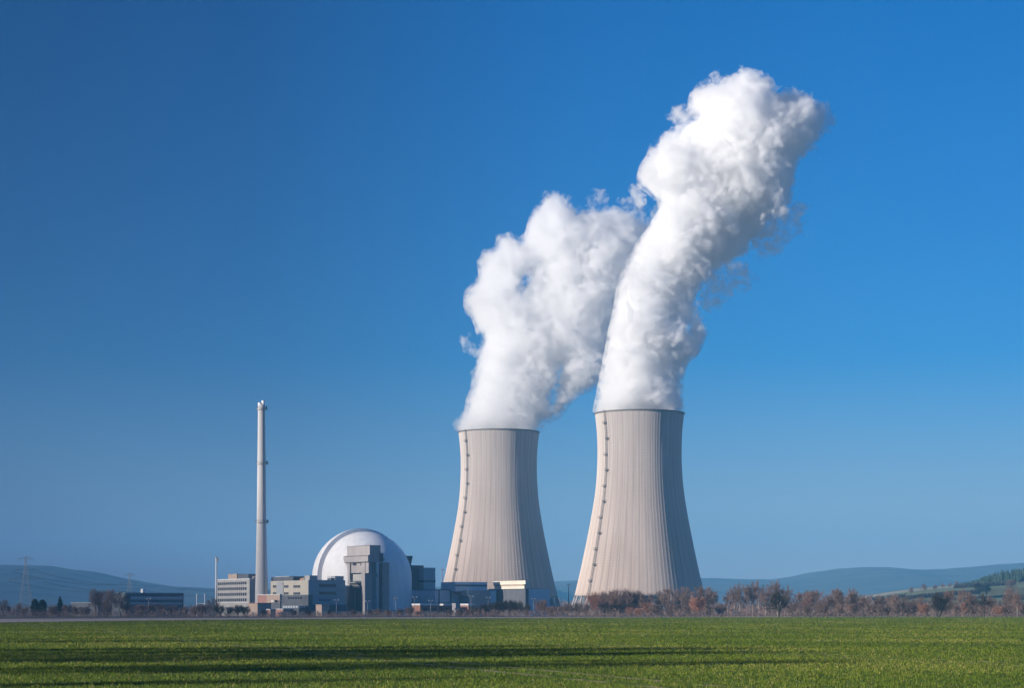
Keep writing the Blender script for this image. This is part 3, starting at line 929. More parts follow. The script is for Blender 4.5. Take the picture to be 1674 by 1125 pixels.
for (p0, p1) in ((576.5, 582.5), (589, 592)):
    b.win_row_L(p0, p1, 922, 925, 2 if p1 < 585 else 1, M['glass'], .25)
b.part('side_panel', M['concrete'], -.3, .9, b.sL(603.5), b.sL(598.3), b.zL(937.5, 0), zg)
b.part('lock_tower', M['teal_panel'], 2.2, LR, 6, LL - 6, 0, b.zR(912, 12))
b.part('lock_tower', M['teal_panel'], 7.2, b.sR(611), 5.2, 5.95, b.zR(944, 8), b.zR(938, 8))
for z in np.linspace(b.zR(938, 12), b.zR(990, 12), 5):
    b.part('cladding_joint', M['dark_panel'], 2.3, LR + .06, 5.9, 6.2, z, z + .35)
b.part('bracket', M['dark_steel'], 5.6, 8.0, -.2, 1.0, b.zR(919, 3), b.zR(905, 3)); b.part('bracket', M['steel'], 7.0, 9.0, .2, 1.0, b.zR(917, 3), b.zR(913, 3))
b.part('podium', M['grey_panel'], 14.5, 34, 10, 30, 0, b.zR(998, 20))

# --- auxiliary towers to the right of the dome
b = Block('auxiliary_building', 673.5, 1215, 'tall dark auxiliary block tucked against the right side of the dome', 'building')
LR = b.sR(692.4)
b.part('wall', M['dark_panel'], -8, LR, 0, 22, 0, b.zR(925.3, LR/2))
band(b, 'roof_edge', M['dark_steel'], -8, LR, 0, 22, b.zR(925.3, LR/2), b.zR(924.9, LR/2), .15)
b.part('wall', M['grey_panel'], 1, LR - .6, -5, -.05, 0, b.zR(975, LR/2))
h0 = b.zR(921, 0); v = MB()
v.v += [(-3.0,2,h0+4.2),(1.6,2,h0+4.2),(1.6,5,h0+4.2),(-3.0,5,h0+4.2),(-.3,3,h0),(1.2,3,h0),(1.2,4,h0),(-.3,4,h0)]
v.f += [(0,1,2,3),(7,6,5,4),(4,5,1,0),(5,6,2,1),(6,7,3,2),(7,4,0,3)]
v.build('vent_hood', M['dark_steel'], b.root)
v = MB(); v.box(-.2,1.1,3.1,3.9,b.zR(925.3, 3)-.1,h0+.05); v.build('vent_stem', M['dark_steel'], b.root)
b = Block('stair_tower', 692.8, 1212, 'grey slab tower with a dark band right of the dark auxiliary block', 'building')
LR = b.sR(711.6)
b.part('wall', M['grey_panel'], 0, LR, 0, 15, 0, b.zR(929.2, LR/2))
band(b, 'dark_band', M['dark_panel'], 0, LR, 0, 15, b.zR(952.5, LR/2), b.zR(949.5, LR/2))
band(b, 'roof_edge', M['steel'], 0, LR, 0, 15, b.zR(929.2, LR/2), b.zR(928.7, LR/2))

# --- low brick stores in front
def brick_store(px, pr, yt, D, label):
    bb = Block('brick_store', px, D, label, 'building', 'brick stores beside the turbine hall')
    LR = bb.sR(pr); zt = bb.zR(yt, LR / 2)
    bb.part('wall', M['brick'], 0, LR, 0, 9, 0, zt)
    band(bb, 'roof', M['white_paint'], 0, LR, 0, 9, zt, zt + .9, .25)
    n = max(2, int(LR / 4))
    bb.win_row_R(px + 2, pr - 2, yt + 4, yt + 8, n, M['glass'], .5)
brick_store(687, 718, 990.4, 1085, 'wide red brick store with a white roof edge right of the dome')
brick_store(725, 744, 990.6, 1095, 'narrow red brick store with a white roof edge below the turbine hall')
brick_store(766, 774, 990.4, 1100, 'tiny brick store half hidden by bushes under the turbine hall')
b = Block('concrete_cabin', 745, 1090, 'small upright pale concrete cabin between the two brick stores', 'building')
b.part('wall', M['concrete'], 0, b.sR(752.5), 0, 4, 0, b.zR(987.6, 1)); b.part('roof', M['white_paint'], -.2, b.sR(752.5)+.2, -.2, 4.2, b.zR(987.6, 1), b.zR(987.1, 1))

# --- long turbine hall with its upper box
b = Block('turbine_hall', 711, 1170, 'long low blue grey turbine hall with a pale upper box before the hazier cooling tower', 'building')
LR = b.sR(841); LR2 = b.sR(899)
zt = b.zR(965.8, 12)
b.part('wall', M['blue_glass'], 0, LR, 0, 30, 0, zt)
b.part('roof_edge', M['dark_panel'], -.1, LR, -.25, 30, zt, zt + .5)
b.part('end_wall', M['blue_glass'], LR + .02, LR2, .2, 30, 0, b.zR(963.2, 60))
b.part('roof_edge', M['dark_panel'], LR + .02, LR2 + .1, 0, 30.2, b.zR(963.2, 60), b.zR(962.8, 60))
for p in (717.5, 736.5, 755.5, 774, 793.3, 813, 833, 840):
    s = b.sR(p); b.part('mullion', M['dark_panel'], s - .28, s + .28, -.35, .1, 0, zt - .02)
b.part('floor_band', M['dark_panel'], 0, LR, -.2, .1, b.zR(987.3, 20), b.zR(986.2, 20))
b.part('lower_wall', M['concrete'], 0, LR * .75, -.5, -.01, 0, b.zR(993, 20))
b.part('sunlit_patch_bay', M['cream'], b.sR(748), b.sR(749) + .6, -11, -.4, b.zR(975, 20), b.zR(966.2, 20))  # added bay: its cream face stands in for a sunlit patch on the wall
b.part('sunlit_patch_bay', M['grey_panel'], b.sR(749) + .62, b.sR(786), -11, -.4, 0, b.zR(966.2, 20))
b2 = Block('upper_hall', 809, 1172, 'flat upper box with cream end wall rising above the turbine hall roof', 'building')
xa, xb = -b2.sR(809), b2.sR(861)
x0 = b2.sR(757); zl, zh = b2.zR(963.2, -12), b2.zR(951.8, -12)
b2.part('wall', M['blue_glass'], x0, .05, 9, 26, zl - 1.5, zh)
b2.part('dark_band', M['dark_panel'], x0 + .05, .04, 8.85, 9.2, b2.zR(959, -12), b2.zR(956.2, -12))
yw = b2.sL(809)
# the cream wing comes forward from the box: its sunlit wall faces left
bw = Block('cream_wing', 861, 1140, 'bright cream upper wing catching the sun above the turbine hall', 'building')
Lw = bw.sL(808.5)
zl, zh = bw.zL(963.3, 8), bw.zL(950.2, 8)
bw.part('wall', M['cream'], 0, bw.sR(871), 2.5, Lw, zl, zh)
bw.part('canopy', M['cream'], -.8, bw.sR(866), 0, Lw, bw.zL(955.8, 0), zh + .1)
bw.part('soffit_band', M['beige_panel'], -.4, .1, 2.6, Lw, bw.zL(958.2, 8), bw.zL(956.2, 8))
bw.part('support_wall', M['dark_panel'], 1, bw.sR(869), 3, Lw, 0, zl - .01)  # dark material puts the shade below the cream wing into the colour

# --- dark low office far left
b = Block('low_office', 205, 1130, 'dark flat roofed two storey office half hidden by trees on the far left', 'building')
LR = b.sR(300); zt = b.zR(971.2, 10)
b.part('wall', M['dark_panel'], 0, LR, 0, 26, 0, zt)
band(b, 'roof_edge', M['teal_panel'], 0, LR, 0, 26, zt, zt + .5)
b.win_row_R(213, 298, 976, 980.2, 24, M['blue_glass'], .45)
b.win_row_R(213, 298, 985.5, 989, 24, M['blue_glass'], .5)
b.part('sill_band', M['grey_panel'], 0, LR, -.1, .1, b.zR(981.3, 15), b.zR(980.6, 15))
x0 = b.sR(236.5); b.part('roof_unit', M['white_paint'], x0, b.sR(243), 3, 6, zt + .5, b.zR(963.2, x0))
x0 = b.sR(294); b.part('entrance_panel', M['grey_panel'], x0, x0 + 2.5, -.12, .1, b.zR(980, 30), b.zR(975, 30))
b = Block('pale_stair_block', 203.5, 1140, 'pale double slab stair block at the left end of the dark office', 'building')
b.part('wall', M['concrete'], 0, .8, 2, b.sL(196.5), 0, b.zL(970.4, 2)); b.part('wall', M['office_white'], -1, 1.5, b.sL(193.5), b.sL(187), 0, b.zL(970.6, 4))
b.part('wall', M['dark_panel'], .3, 1.0, b.sL(196.4), b.sL(193.6), 0, b.zL(972, 4))
b = Block('shed', 160, 1080, 'long low shed with a pale roof behind bushes at the far left', 'shed')
b.part('wall', M['dark_panel'], 0, 6, 0, b.sL(117), 0, b.zL(986.2, 10)); band(b, 'roof', M['grey_panel'], 0, 6, 0, b.sL(117), b.zL(986.2, 10), b.zL(985.4, 10), .4)

# goal-like steel portal beside the dark office
def portal():
    D = 1060; root = tag(empty('steel_portal', (gx(328, D), D, 0)), 'pale steel portal frame right of the dark low office', 'steel frame')
    w = (335 - 322) * D / FPX; h = gz(976, D)
    for sx_ in (-1, 1): MB().tube((sx_*w/2,0,0), (sx_*w/2,0,h + 1.5), .22, n=6).build('post', M['white_paint'], root)
    MB().box(-w/2, w/2, -.15, .15, gz(988, D), gz(987, D)).build('beam', M['white_paint'], root)
portal()

light_mast(647, 978.5, 1050, 'thin white light mast standing in front of the blue shaded dome side')
light_mast(601, 983, 1045, 'short light mast at the foot of the equipment gantry')
light_mast(550, 981, 1040, 'light mast before the blue grey face of the control building')
light_mast(457, 982, 1035, 'light mast in front of the pink and beige gate building')
light_mast(243, 979, 1030, 'white light mast in front of the dark low office')
light_mast(723, 931, 1330, 'tall pale mast between the slab tower and the hazier cooling tower', r=.3)
light_mast(929.5, 956, 1650, 'white mast standing between the two cooling towers', r=.4)
light_mast(939.5, 974, 1330, 'dark topped lamp post left of the larger cooling tower foot', r=.25)
light_mast(704, 982, 1060, 'lamp post in front of the wide brick store')
light_mast(770, 975, 1100, 'lamp post in front of the left end of the turbine hall')
light_mast(798, 977, 1100, 'lamp post in front of the middle of the turbine hall')
light_mast(872, 979, 1080, 'lamp post before the pale right end of the turbine hall')
light_mast(678, 976, 1080, 'dark lamp post at the right foot of the dome')

# perimeter fence
def fence(px0, px1, D, label):
    root = tag(empty('fence', (gx(px0, D), D, 0)), label, 'fence', 'perimeter fences')
    L = gx(px1, D) - gx(px0, D); n = int(L / 3.2)
    pm = MB().tube((0,0,0), (0,0,2.4), .06, n=5); pm.tube((0,0,2.4), (0,-.35,2.75), .05, n=4)
    pme = pm.mesh('post'); pme.materials.append(M['steel'])
    n = min(n, 60)
    for k in range(n + 1): o = link_mesh('post', pme, None, root); o.location = (L * k / n, 0, 0)
    w = MB()
    for z in np.linspace(.3, 2.35, 9): w.box(0, L, -.02, .02, z - .025, z + .025)
    w.build('wire_panel', M['steel'], root)
fence(345, 560, 985, 'wire fence on posts in front of the office and control buildings')
fence(560, 770, 990, 'wire fence on posts in front of the dome and brick stores')

# ------------------------------------------------------------------ power pylons and lines
def pylon(px, ytop, D, w, label):
    root = tag(empty('power_pylon', (gx(px, D), D, 0)), label, 'pylon', 'power pylons on the left')
    H = gz(ytop, D); wb, wt_ = w, w * .32
    lg = []
    hz = .68 * H
    def hw(z): return wb/2 + (wt_/2 - wb/2) * min(1, z / hz) if z < hz else wt_/2 * (1 - .75 * (z - hz) / (H - hz))
    for sx_ in (-1, 1):
        for sy in (-1, 1):
            m = MB(); m.tube((sx_*hw(0), sy*hw(0), 0), (sx_*hw(hz), sy*hw(hz), hz), .16, .13, 5); m.tube((sx_*hw(hz), sy*hw(hz), hz), (sx_*hw(H), sy*hw(H), H), .12, .08, 5)
            m.build('leg', M['steel'], root)
    m = MB(); n = 13; zs = [H * (1 - (1 - k/n)**1.15) for k in range(n+1)]
    for z0, z1 in zip(zs, zs[1:]):
        a, c = hw(z0), hw(z1)
        for sgn in (-1, 1):
            m.tube((-a, sgn*a, z0), (c, sgn*c, z1), .07, n=4); m.tube((a, sgn*a, z0), (-c, sgn*c, z1), .07, n=4)
            m.tube((sgn*a, -a, z0), (sgn*c, c, z1), .07, n=4)
    m.build('lattice', M['steel'], root)
    arms = []
    for (fz, fw) in ((.97, .55), (.78, .95), (.62, 1.25)):
        z = H * fz; L = w * fw
        m = MB()
        for sgn in (-1, 1):
            m.tube((0, 0, z), (sgn*L, 0, z), .13, .08, 5); m.tube((0, 0, z + 1.6), (sgn*L, 0, z), .09, .06, 5)
            for q in (.6, 1.0): m.tube((sgn*L*q, 0, z), (sgn*L*q, 0, z - 1.6), .10, .10, 5)
        m.build('crossarm', M['dark_steel'], root)
        for sgn in (-1, 1): arms.append(Vector((gx(px, D) + sgn*L, D, z - 1.6)))
    return arms
pa = pylon(42, 911, 1500, 9.5, 'taller lattice power pylon before the hills at the far left')
pb = pylon(212, 938, 1900, 9.0, 'shorter lattice power pylon rising behind the dark low office')
pc = [v + Vector((170, 420, -6)) for v in pb]
for (A, B, nm) in ((pa, pb, 'power cable sagging between the two pylons'), (pb, pc, 'power cable running from the shorter pylon behind the plant')):
    for k in range(2, 6):
        m = MB(); p = A[k]; q = B[k]; pts = []
        for t in np.linspace(0, 1, 13):
            v = p.lerp(q, t); v.z -= 14 * t * (1 - t); pts.append(v)
        for u, v in zip(pts, pts[1:]): m.tube(u, v, .13, n=4, caps=False)
        tag(m.build('power_line', M['dark_steel']), nm, 'power line', nm.replace('power cable', 'cables'))

# ------------------------------------------------------------------ bare winter trees
class Grow:
    """branching skeleton: thick wood goes to the trunk mesh, fine wood and twigs to the crown mesh"""
    def __init__(self, seed): self.r = random.Random(seed); self.trunk = MB(); self.crown = MB(); self.tw = []
    def rdir(self, d, spread):
        a = d.orthogonal().normalized(); b = d.cross(a); t = self.r.uniform(0, 2*math.pi)
        return (d * math.cos(spread) + (a * math.cos(t) + b * math.sin(t)) * math.sin(spread)).normalized()
    def limb(self, p, d, L, r, lev, P):
        n = 4 if lev == 0 else 3
        pts = [Vector(p)]; dirs = []
        for k in range(n):
            d = (self.rdir(d, P['wob'] * (.5 if lev == 0 else 1)) + Vector((0, 0, P['up'] * (.15 if lev else .3)))).normalized()
            pts.append(pts[-1] + d * L / n); dirs.append(d)
        mb = self.trunk if lev <= P['trunk_lev'] else self.crown
        for k in range(n):
            r0 = r * (1 - .72 * k / n); r1 = r * (1 - .72 * (k + 1) / n)
            mb.tube(pts[k], pts[k+1], r0, r1, 7 if lev == 0 else (4 if lev == 1 else 3), caps=False)
        if lev == P['levels']:
            for _ in range(P['twigs']):
                t = self.r.random(); k = min(n - 1, int(t * n)); q = pts[k].lerp(pts[k+1], t * n - k)
                e = (self.rdir(dirs[k], self.r.uniform(.2, 1.0)) + Vector((0, 0, .25))).normalized()
                l = P['twl'] * self.r.uniform(.5, 1.2)
                self.tw.append((q, q + e * l, P['tww'] * self.r.uniform(.7, 1.3)))
            return
        m = P['kids'][lev]
        for i in range(m):
            t = P['first'][lev] + (1 - P['first'][lev]) * (i + self.r.random()) / m
            t = min(t, .999); k = min(n - 1, int(t * n)); q = pts[k].lerp(pts[k+1], t * n - k)
            e = self.rdir(dirs[k], self.r.uniform(*P['ang']))
            e = (e + Vector((0, 0, P['up']))).normalized()
            self.limb(q, e, L * self.r.uniform(*P['len'][lev]) * (1.15 - .5 * t), max(r * (1 - .72 * t) * .6, .018), lev + 1, P)
        # leader
        self.limb(pts[-1], dirs[-1], L * .35, r * .28, min(lev + 1, P['levels']), P)
    def meshes(self):
        v, f = self.crown.v, [tuple(x) for x in self.crown.f]
        for (a, b, w) in self.tw:
            d = (b - a); s = Vector((self.r.uniform(-1, 1), self.r.uniform(-1, 1), self.r.uniform(-.4, .4)))
            s = d.cross(s)
            if s.length < 1e-4: continue
            s = s.normalized() * w / 2
            n = len(v); mid = a.lerp(b, .55) + Vector((self.r.uniform(-.06,.06), self.r.uniform(-.06,.06), self.r.uniform(0,.1)))
            v += [tuple(a + s), tuple(a - s), tuple(mid - s*.8), tuple(mid + s*.8), tuple(b)]
            f += [(n, n+1, n+2, n+3), (n+3, n+2, n+4)]
        c = bpy.data.meshes.new('crown'); c.from_pydata(v, [], f); c.update()
        return self.trunk.mesh('trunk', True), c
KINDS = {
 'birch': dict(h=15, stems=1, P=dict(levels=3, trunk_lev=0, kids=(13, 5, 3), first=(.28, .15, .1), ang=(.45, .95), up=.30, wob=.10, len=((.34, .52), (.38, .6), (.4, .6)), twigs=10, twl=1.5, tww=.036), r=.19, frac=.74),
 'grey': dict(h=14, stems=2, P=dict(levels=3, trunk_lev=1, kids=(8, 5, 3), first=(.25, .2, .1), ang=(.5, 1.05), up=.16, wob=.14, len=((.4, .6), (.4, .6), (.4, .6)), twigs=12, twl=1.35, tww=.036), r=.24, frac=.62),
 'oak': dict(h=11, stems=1, P=dict(levels=3, trunk_lev=1, kids=(11, 6, 4), first=(.22, .15, .1), ang=(.75, 1.35), up=.12, wob=.2, len=((.6, .85), (.42, .62), (.4, .6)), twigs=9, twl=.9, tww=.06), r=.38, frac=.50),
 'shrub': dict(h=7, stems=7, P=dict(levels=2, trunk_lev=0, kids=(8, 5), first=(.2, .1), ang=(.35, .8), up=.25, wob=.14, len=((.35, .55), (.4, .6)), twigs=9, twl=1.3, tww=.036), r=.07, frac=.72),
}
def proto(kind, seed):
    K = KINDS[kind]; G = Grow(seed)
    for s in range(K['stems']):
        a = G.r.uniform(0, 6.28); lean = G.r.uniform(.15, .5) if K['stems'] > 3 else (.16 if K['stems'] > 1 else .03)
        d = Vector((math.cos(a) * lean, math.sin(a) * lean, 1)).normalized()
        G.limb(Vector((math.cos(a), math.sin(a), 0)) * (.25 * (K['stems'] > 1)) + Vector((0, 0, -.15)), d, K['h'] * K['frac'], K['r'], 0, K['P'])
    t, c = G.meshes()
    zt = max(v.co.z for v in c.vertices)
    for me in (t, c):
        for v in me.vertices: v.co *= K['h'] / zt
    return t, c
PROTO = {k: [proto(k, 100 + 17*i + len(k)) for i in range(n)] for k, n in (('birch', 4), ('grey', 3), ('oak', 2), ('shrub', 4))}
STYLE = {  # look -> (skeleton, crown material, bark)
 'birch': ('birch', 'twig_red', 'bark_pale'), 'grey': ('grey', 'twig_grey', 'bark'), 'oak': ('oak', 'twig_dark', 'bark_dark'),
 'pink': ('grey', 'twig_red', 'bark'), 'red': ('shrub', 'twig_red', 'bark'), 'orange': ('shrub', 'twig_orange', 'bark'), 'dark': ('shrub', 'twig_dark', 'bark_dark'), 'dull': ('shrub', 'twig_grey', 'bark')}
MESHES = {}
rt = random.Random(5)
def tree(look, px, ytop, D, label, cat='tree', group=None, name=None, wide=1.0, z0=0.0):
    sk, cm, bm_ = STYLE[look]
    i = rt.randrange(len(PROTO[sk])); key = (look, i)
    if key not in MESHES:
        t, c = PROTO[sk][i]; t = t.copy(); c = c.copy(); t.name = 'trunk'; c.name = 'crown'
        t.materials.append(M[bm_]); c.materials.append(M[cm]); MESHES[key] = (t, c)
    t, c = MESHES[key]
    h = gz(ytop, D) - z0; s = h / KINDS[sk]['h']
    root = tag(empty(name or {'shrub': 'bare_shrub', 'birch': 'birch_tree', 'oak': 'oak_tree'}.get(sk, 'bare_tree'), (gx(px, D), D, z0), rt.uniform(0, 6.28)), label, cat, group)
    w = s * wide * rt.uniform(.9, 1.1); root.scale = (w, w, s)
    link_mesh('trunk', t, None, root); link_mesh('crown', c, None, root)
    return root
ORD = 'first second third fourth fifth sixth seventh eighth ninth tenth eleventh twelfth thirteenth fourteenth'.split()
def clump(look, pts, D0, D1, fmt, group, cat='tree', wide=1.0):
    for k, (px, y) in enumerate(pts):
        tree(look, px, y + (rt.uniform(-4, 5) if look in ('pink', 'birch', 'grey') else 0), rt.uniform(D0, D1), fmt.format(ORD[k]), cat, group, wide=wide)

tree('grey', 1165, 957, 985, 'open grey bare tree just right of the larger cooling tower', wide=1.1)
clump('birch', [(1190,960),(1201,954),(1210,951),(1220,955),(1230,949),(1241,948),(1251,952),(1262,950),(1271,947),(1283,952)], 900, 965,
      'pinkish pale stemmed birch, {} along from the larger cooling tower', 'birches beside the larger cooling tower')
tree('oak', 1272.5, 963, 862, 'dark spreading oak standing at the field edge before the birches', wide=1.15)
clump('pink', [(1303,966),(1314,961),(1326,963),(1339,961),(1351,966),(1364,960),(1377,955),(1389,962),(1401,967),(1413,971)], 910, 985,
      'russet bare tree, {} counted away from the spreading oak', 'russet trees beyond the oak', wide=1.05)
clump('red', [(1180,984),(1295,986),(1320,988),(1345,985),(1370,987),(1395,985)], 880, 930, 'dull red bare bush under the trees, {} from the cooling tower', 'red bushes under the birches and russet trees', 'bush', 1.2)
clump('grey', [(1428,976),(1442,972),(1456,975),(1470,970),(1486,974),(1500,971)], 905, 980, 'low greyish bare tree in the hedge below the hillside fields, {} from the russet trees', 'greyish trees in the hedge below the hillside', wide=1.2)
clump('dull', [(1421,986),(1435,985),(1452,986),(1465,984),(1480,986),(1494,985)], 885, 920, 'brown bush in the hedge below the hillside, {} from the russet trees', 'brown bushes in the hedge below the hillside', 'bush', 1.3)
tree('orange', 1511, 984, 880, 'bright orange bush left of the multi stemmed dark tree', 'bush', wide=1.2)
tree('dark', 1533, 967, 855, 'dark round multi stemmed tree alone at the field edge', name='bare_tree', wide=1.45)
tree('orange', 1578, 984, 900, 'orange bush under the bare trees right of the lone dark tree', 'bush', wide=1.2)
tree('pink', 1557, 963, 940, 'russet bare tree just right of the lone dark round tree')
tree('birch', 1573, 961, 900, 'pale stemmed birch standing among russet trees near the hillside')
tree('pink', 1589, 966, 950, 'short russet tree between the birch and the dark bushy tree')
tree('oak', 1604, 969, 920, 'small dark flat topped tree below the hillside fields', wide=.9)
tree('pink', 1622, 972, 930, 'low russet tree right of the small flat topped tree')
tree('orange', 1633, 990, 875, 'small orange bush close to the field edge', 'bush', wide=1.3)
tree('grey', 1643, 957, 925, 'tall dark grey tree below the conifer wood')
tree('birch', 1663, 962, 895, 'leaning pale stemmed birch near the picture edge')
tree('pink', 1655, 970, 960, 'russet tree behind the leaning pale birch')
clump('red', [(1545,990),(1562,988),(1592,988),(1610,987),(1626,988),(1646,987),(1660,988),(1676,984)], 880, 940, 'reddish bush in the hedge under the hillside, {} from the lone dark tree', 'reddish bushes in the hedge under the hillside', 'bush', 1.25)
clump('grey', [(1690,960),(1712,964),(1735,958),(1760,962)], 900, 980, 'greyish bare tree beyond the leaning birch, {} along', 'greyish trees beyond the leaning birch')
# in front of the larger cooling tower
tree('orange', 973, 964, 930, 'tall orange bush before the left foot of the larger cooling tower', 'bush', wide=.9)
clump('red', [(985,965),(996,962),(1007,959),(1019,958),(1031,961),(1043,962),(1053,965)], 935, 985, 'reddish feathery shrub before the larger cooling tower, {} in its row', 'reddish shrubs before the larger cooling tower', 'shrub', .95)
clump('dark', [(990,984),(1003,985),(1016,984)], 915, 935, 'dark low bush under the reddish shrubs, {} in line', 'dark low bushes under the reddish shrubs', 'bush', 1.3)
clump('orange', [(1029,991),(1042,993),(1063,983)], 885, 915, 'low rusty bush at the field edge before the larger tower, {} along', 'rusty bushes before the larger tower', 'bush', 1.3)
clump('grey', [(1083,963),(1097,955),(1111,957),(1124,965)], 915, 960, 'grey brown bare tree hiding the shaded foot of the larger tower, {} in the group', 'grey brown trees at the shaded foot of the tower')
tree('orange', 1137, 972, 895, 'orange red bush under the right edge of the larger cooling tower', 'bush', wide=1.15)
tree('pink', 1149, 956, 960, 'russet tree overlapping the right foot of the larger cooling tower')
clump('dull', [(1075,986),(1094,988),(1108,985),(1124,988),(1158,986)], 885, 930, 'brown bush below the grey brown trees, {} along', 'brown bushes below the grey brown trees', 'bush', 1.3)
clump('dull', [(906,990),(919,989),(931,985),(943,983),(955,986)], 905, 970, 'brown bush in the gap between the cooling towers, {} along', 'brown bushes between the cooling towers', 'bush', 1.25)
# before the turbine hall
clump('dark', [(782,990),(795,986),(808,983),(821,980),(834,978),(847,980),(860,985)], 920, 990, 'dark bush before the turbine hall, {} along', 'dark bushes before the turbine hall', 'bush', 1.35)
tree('red', 884, 977, 925, 'rounded reddish bush before the right end of the turbine hall', 'bush', wide=1.15)
clump('red', [(735,996),(752,994),(768,994),(897,990)], 890, 930, 'low reddish bush under the turbine hall, {} along', 'low reddish bushes under the turbine hall', 'bush', 1.3)
clump('dull', [(578,996),(607,996),(620,994),(634,996),(652,994),(668,991),(684,998)], 900, 960, 'low brown bush at the foot of the dome, {} along', 'brown bushes at the foot of the dome', 'bush', 1.4)
clump('dark', [(360,988),(374,990),(388,987),(402,989),(432,996),(480,997),(505,996),(540,997)], 900, 955, 'dark bush before the office and control buildings, {} along', 'dark bushes before the office buildings', 'bush', 1.4)
tree('pink', 347, 976, 960, 'reddish bare tree at the left corner of the office block', wide=1.0)
# far left
clump('grey', [(-30,984),(-12,980),(3,982),(15,985),(28,988)], 900, 960, 'bare tree at the far left below the taller pylon, {} along', 'bare trees below the taller pylon')
clump('dull', [(40,991),(84,989),(110,986),(124,990),(140,990)], 890, 940, 'brown bush left of the tall bare trees, {} along', 'brown bushes at the far left', 'bush', 1.3)
clump('grey', [(157,962),(170,960),(183,962),(197,964)], 930, 990, 'tall bare tree left of the dark low office, {} along', 'tall bare trees left of the dark low office')
clump('dull', [(176,988),(210,985),(228,986),(247,985),(264,985),(283,988),(302,990),(317,988),(333,985)], 890, 950, 'brown bush before the dark low office, {} along', 'brown bushes before the dark low office', 'bush', 1.3)

# evergreens at the far left
def evergreen(px, ytop, D, wpx, label, name, seed, conical=False):
    rng = random.Random(seed); H = gz(ytop, D); W = wpx * D / FPX / 2
    root = tag(empty(name, (gx(px, D), D, 0)), label, 'tree')
    MB().tube((0,0,-.1), (0,0,H*.6), .3, .12, 8).build('trunk', M['bark'], root)
    v, f = [], []
    for _ in range(2600):
        t = rng.random(); a = rng.uniform(0, 6.283)
        prof = (1 - t) ** .8 * (.55 + .45 * abs(math.sin(t * 17))) if conical else math.sqrt(max(0, 1 - (2*t - .9)**2 / 1.25))
        lump = .82 + .18 * math.sin(3*a + 9*t) + .1 * math.sin(7*a - 15*t)
        r = W * prof * lump * math.sqrt(rng.uniform(.45, 1))
        p = Vector((r*math.cos(a), r*math.sin(a), H * (.06 + .92*t)))
        s = .45 * rng.uniform(.6, 1.2)
        d1 = Vector((rng.uniform(-1,1), rng.uniform(-1,1), rng.uniform(-.6,.6))).normalized() * s
        d2 = Vector((rng.uniform(-1,1), rng.uniform(-1,1), rng.uniform(-.9,.9))).normalized() * s * .6
        n = len(v); v += [tuple(p-d1), tuple(p+d2), tuple(p+d1)]; f.append((n, n+1, n+2))
    me = bpy.data.meshes.new('crown'); me.from_pydata(v, [], f); link_mesh('crown', me, M['needle'], root)
evergreen(57, 980, 930, 15, 'left one of two rounded dark evergreens at the far left', 'evergreen_tree', 1)
evergreen(69, 981, 945, 17, 'right one of two rounded dark evergreens at the far left', 'evergreen_tree', 2)
evergreen(98, 976, 950, 22, 'broad dark conifer right of the two rounded evergreens', 'conifer_tree', 3, True)

# trees along the hillside hedges
for k, (px, y, D) in enumerate([(1417,971,1700),(1489,959,2150),(1509,954,2250),(1528,956,2250),(1541,953,2300),(1553,953,2320),(1563,950,2350)]):
    tree('grey', px, y, D, f'round bare tree on the hillside hedge line, {ORD[k]} going uphill', 'tree', 'trees on the hillside hedge line', wide=1.2, z0=hill_z(px, D) - .3)
for k, (px, y, D) in enumerate([(1602,952,1900),(1612,953,1900),(1655,946,2000)]):
    tree('grey', px, y, D, f'bare tree standing in the pale field under the conifer wood, {ORD[k]} along', 'tree', 'trees in the pale field', wide=1.3, z0=hill_z(px, D) - .3)

def twig_mass(name, bands, mat, label, seed, n_per_m2, tl=1.3, tw=.09):
    """uncountable undergrowth: short crooked stems in low mounds"""
    rng = np.random.default_rng(seed); V = []; F = []; base = 0
    for (px0, px1, D0, D1, hmin, hmax) in bands:
        L = gx(px1, (D0+D1)/2) - gx(px0, (D0+D1)/2)
        n = int(L * (hmin + hmax) / 2 * n_per_m2)
        D = rng.uniform(D0, D1, n); p = rng.uniform(px0, px1, n)
        X = (p - CX) * D / FPX
        hh = hmin + (hmax - hmin) * (.5 + .5*np.sin(X*.21 + 1.3*np.sin(X*.083)) * np.cos(X*.047 + D*.3))
        Z = hh * rng.uniform(0, 1, n) ** .8
        d = np.stack([rng.normal(0,.55,n), rng.normal(0,.55,n), rng.uniform(.3,1.1,n)], 1); d /= np.linalg.norm(d, axis=1)[:,None]
        l = tl * rng.uniform(.5, 1.3, n)[:,None]
        s = np.cross(d, rng.normal(0,1,(n,3))); s /= np.linalg.norm(s, axis=1)[:,None]; s *= tw * rng.uniform(.5,1.3,n)[:,None]
        P = np.stack([X, D, Z], 1)
        V.append(np.stack([P - s, P + s, P + d*l], 1).reshape(-1,3)); F.append(np.arange(3*n).reshape(-1,3) + base); base += 3*n
    return tag(link_mesh(name, mesh_np(name, np.concatenate(V), np.concatenate(F)), M[mat]), label, None, None, 'stuff')
twig_mass('undergrowth', [(-260,200,880,960,1.4,3.6),(200,345,880,950,1.6,3.8),(345,560,880,950,.6,2.0),(560,770,880,950,.8,2.2),(770,960,880,940,1.5,3.4),(960,1160,880,940,1.6,3.8),(1160,1420,885,960,1.8,4.4),(1420,1900,880,960,1.8,4.6),(1185,1420,940,1000,4,8),(1420,1900,950,1010,3,6),(960,1150,940,980,3,6)], 'twig_grey', 'brown bare undergrowth along the far edge of the field', 4, 18)
twig_mass('brambles', [(-200,345,870,900,.5,1.4),(345,770,870,890,.3,1.0),(770,1100,868,900,.5,1.6),(1100,1900,866,900,.5,1.8)], 'twig_red', 'low reddish brambles at the foot of the thicket', 9, 16, .8, .07)
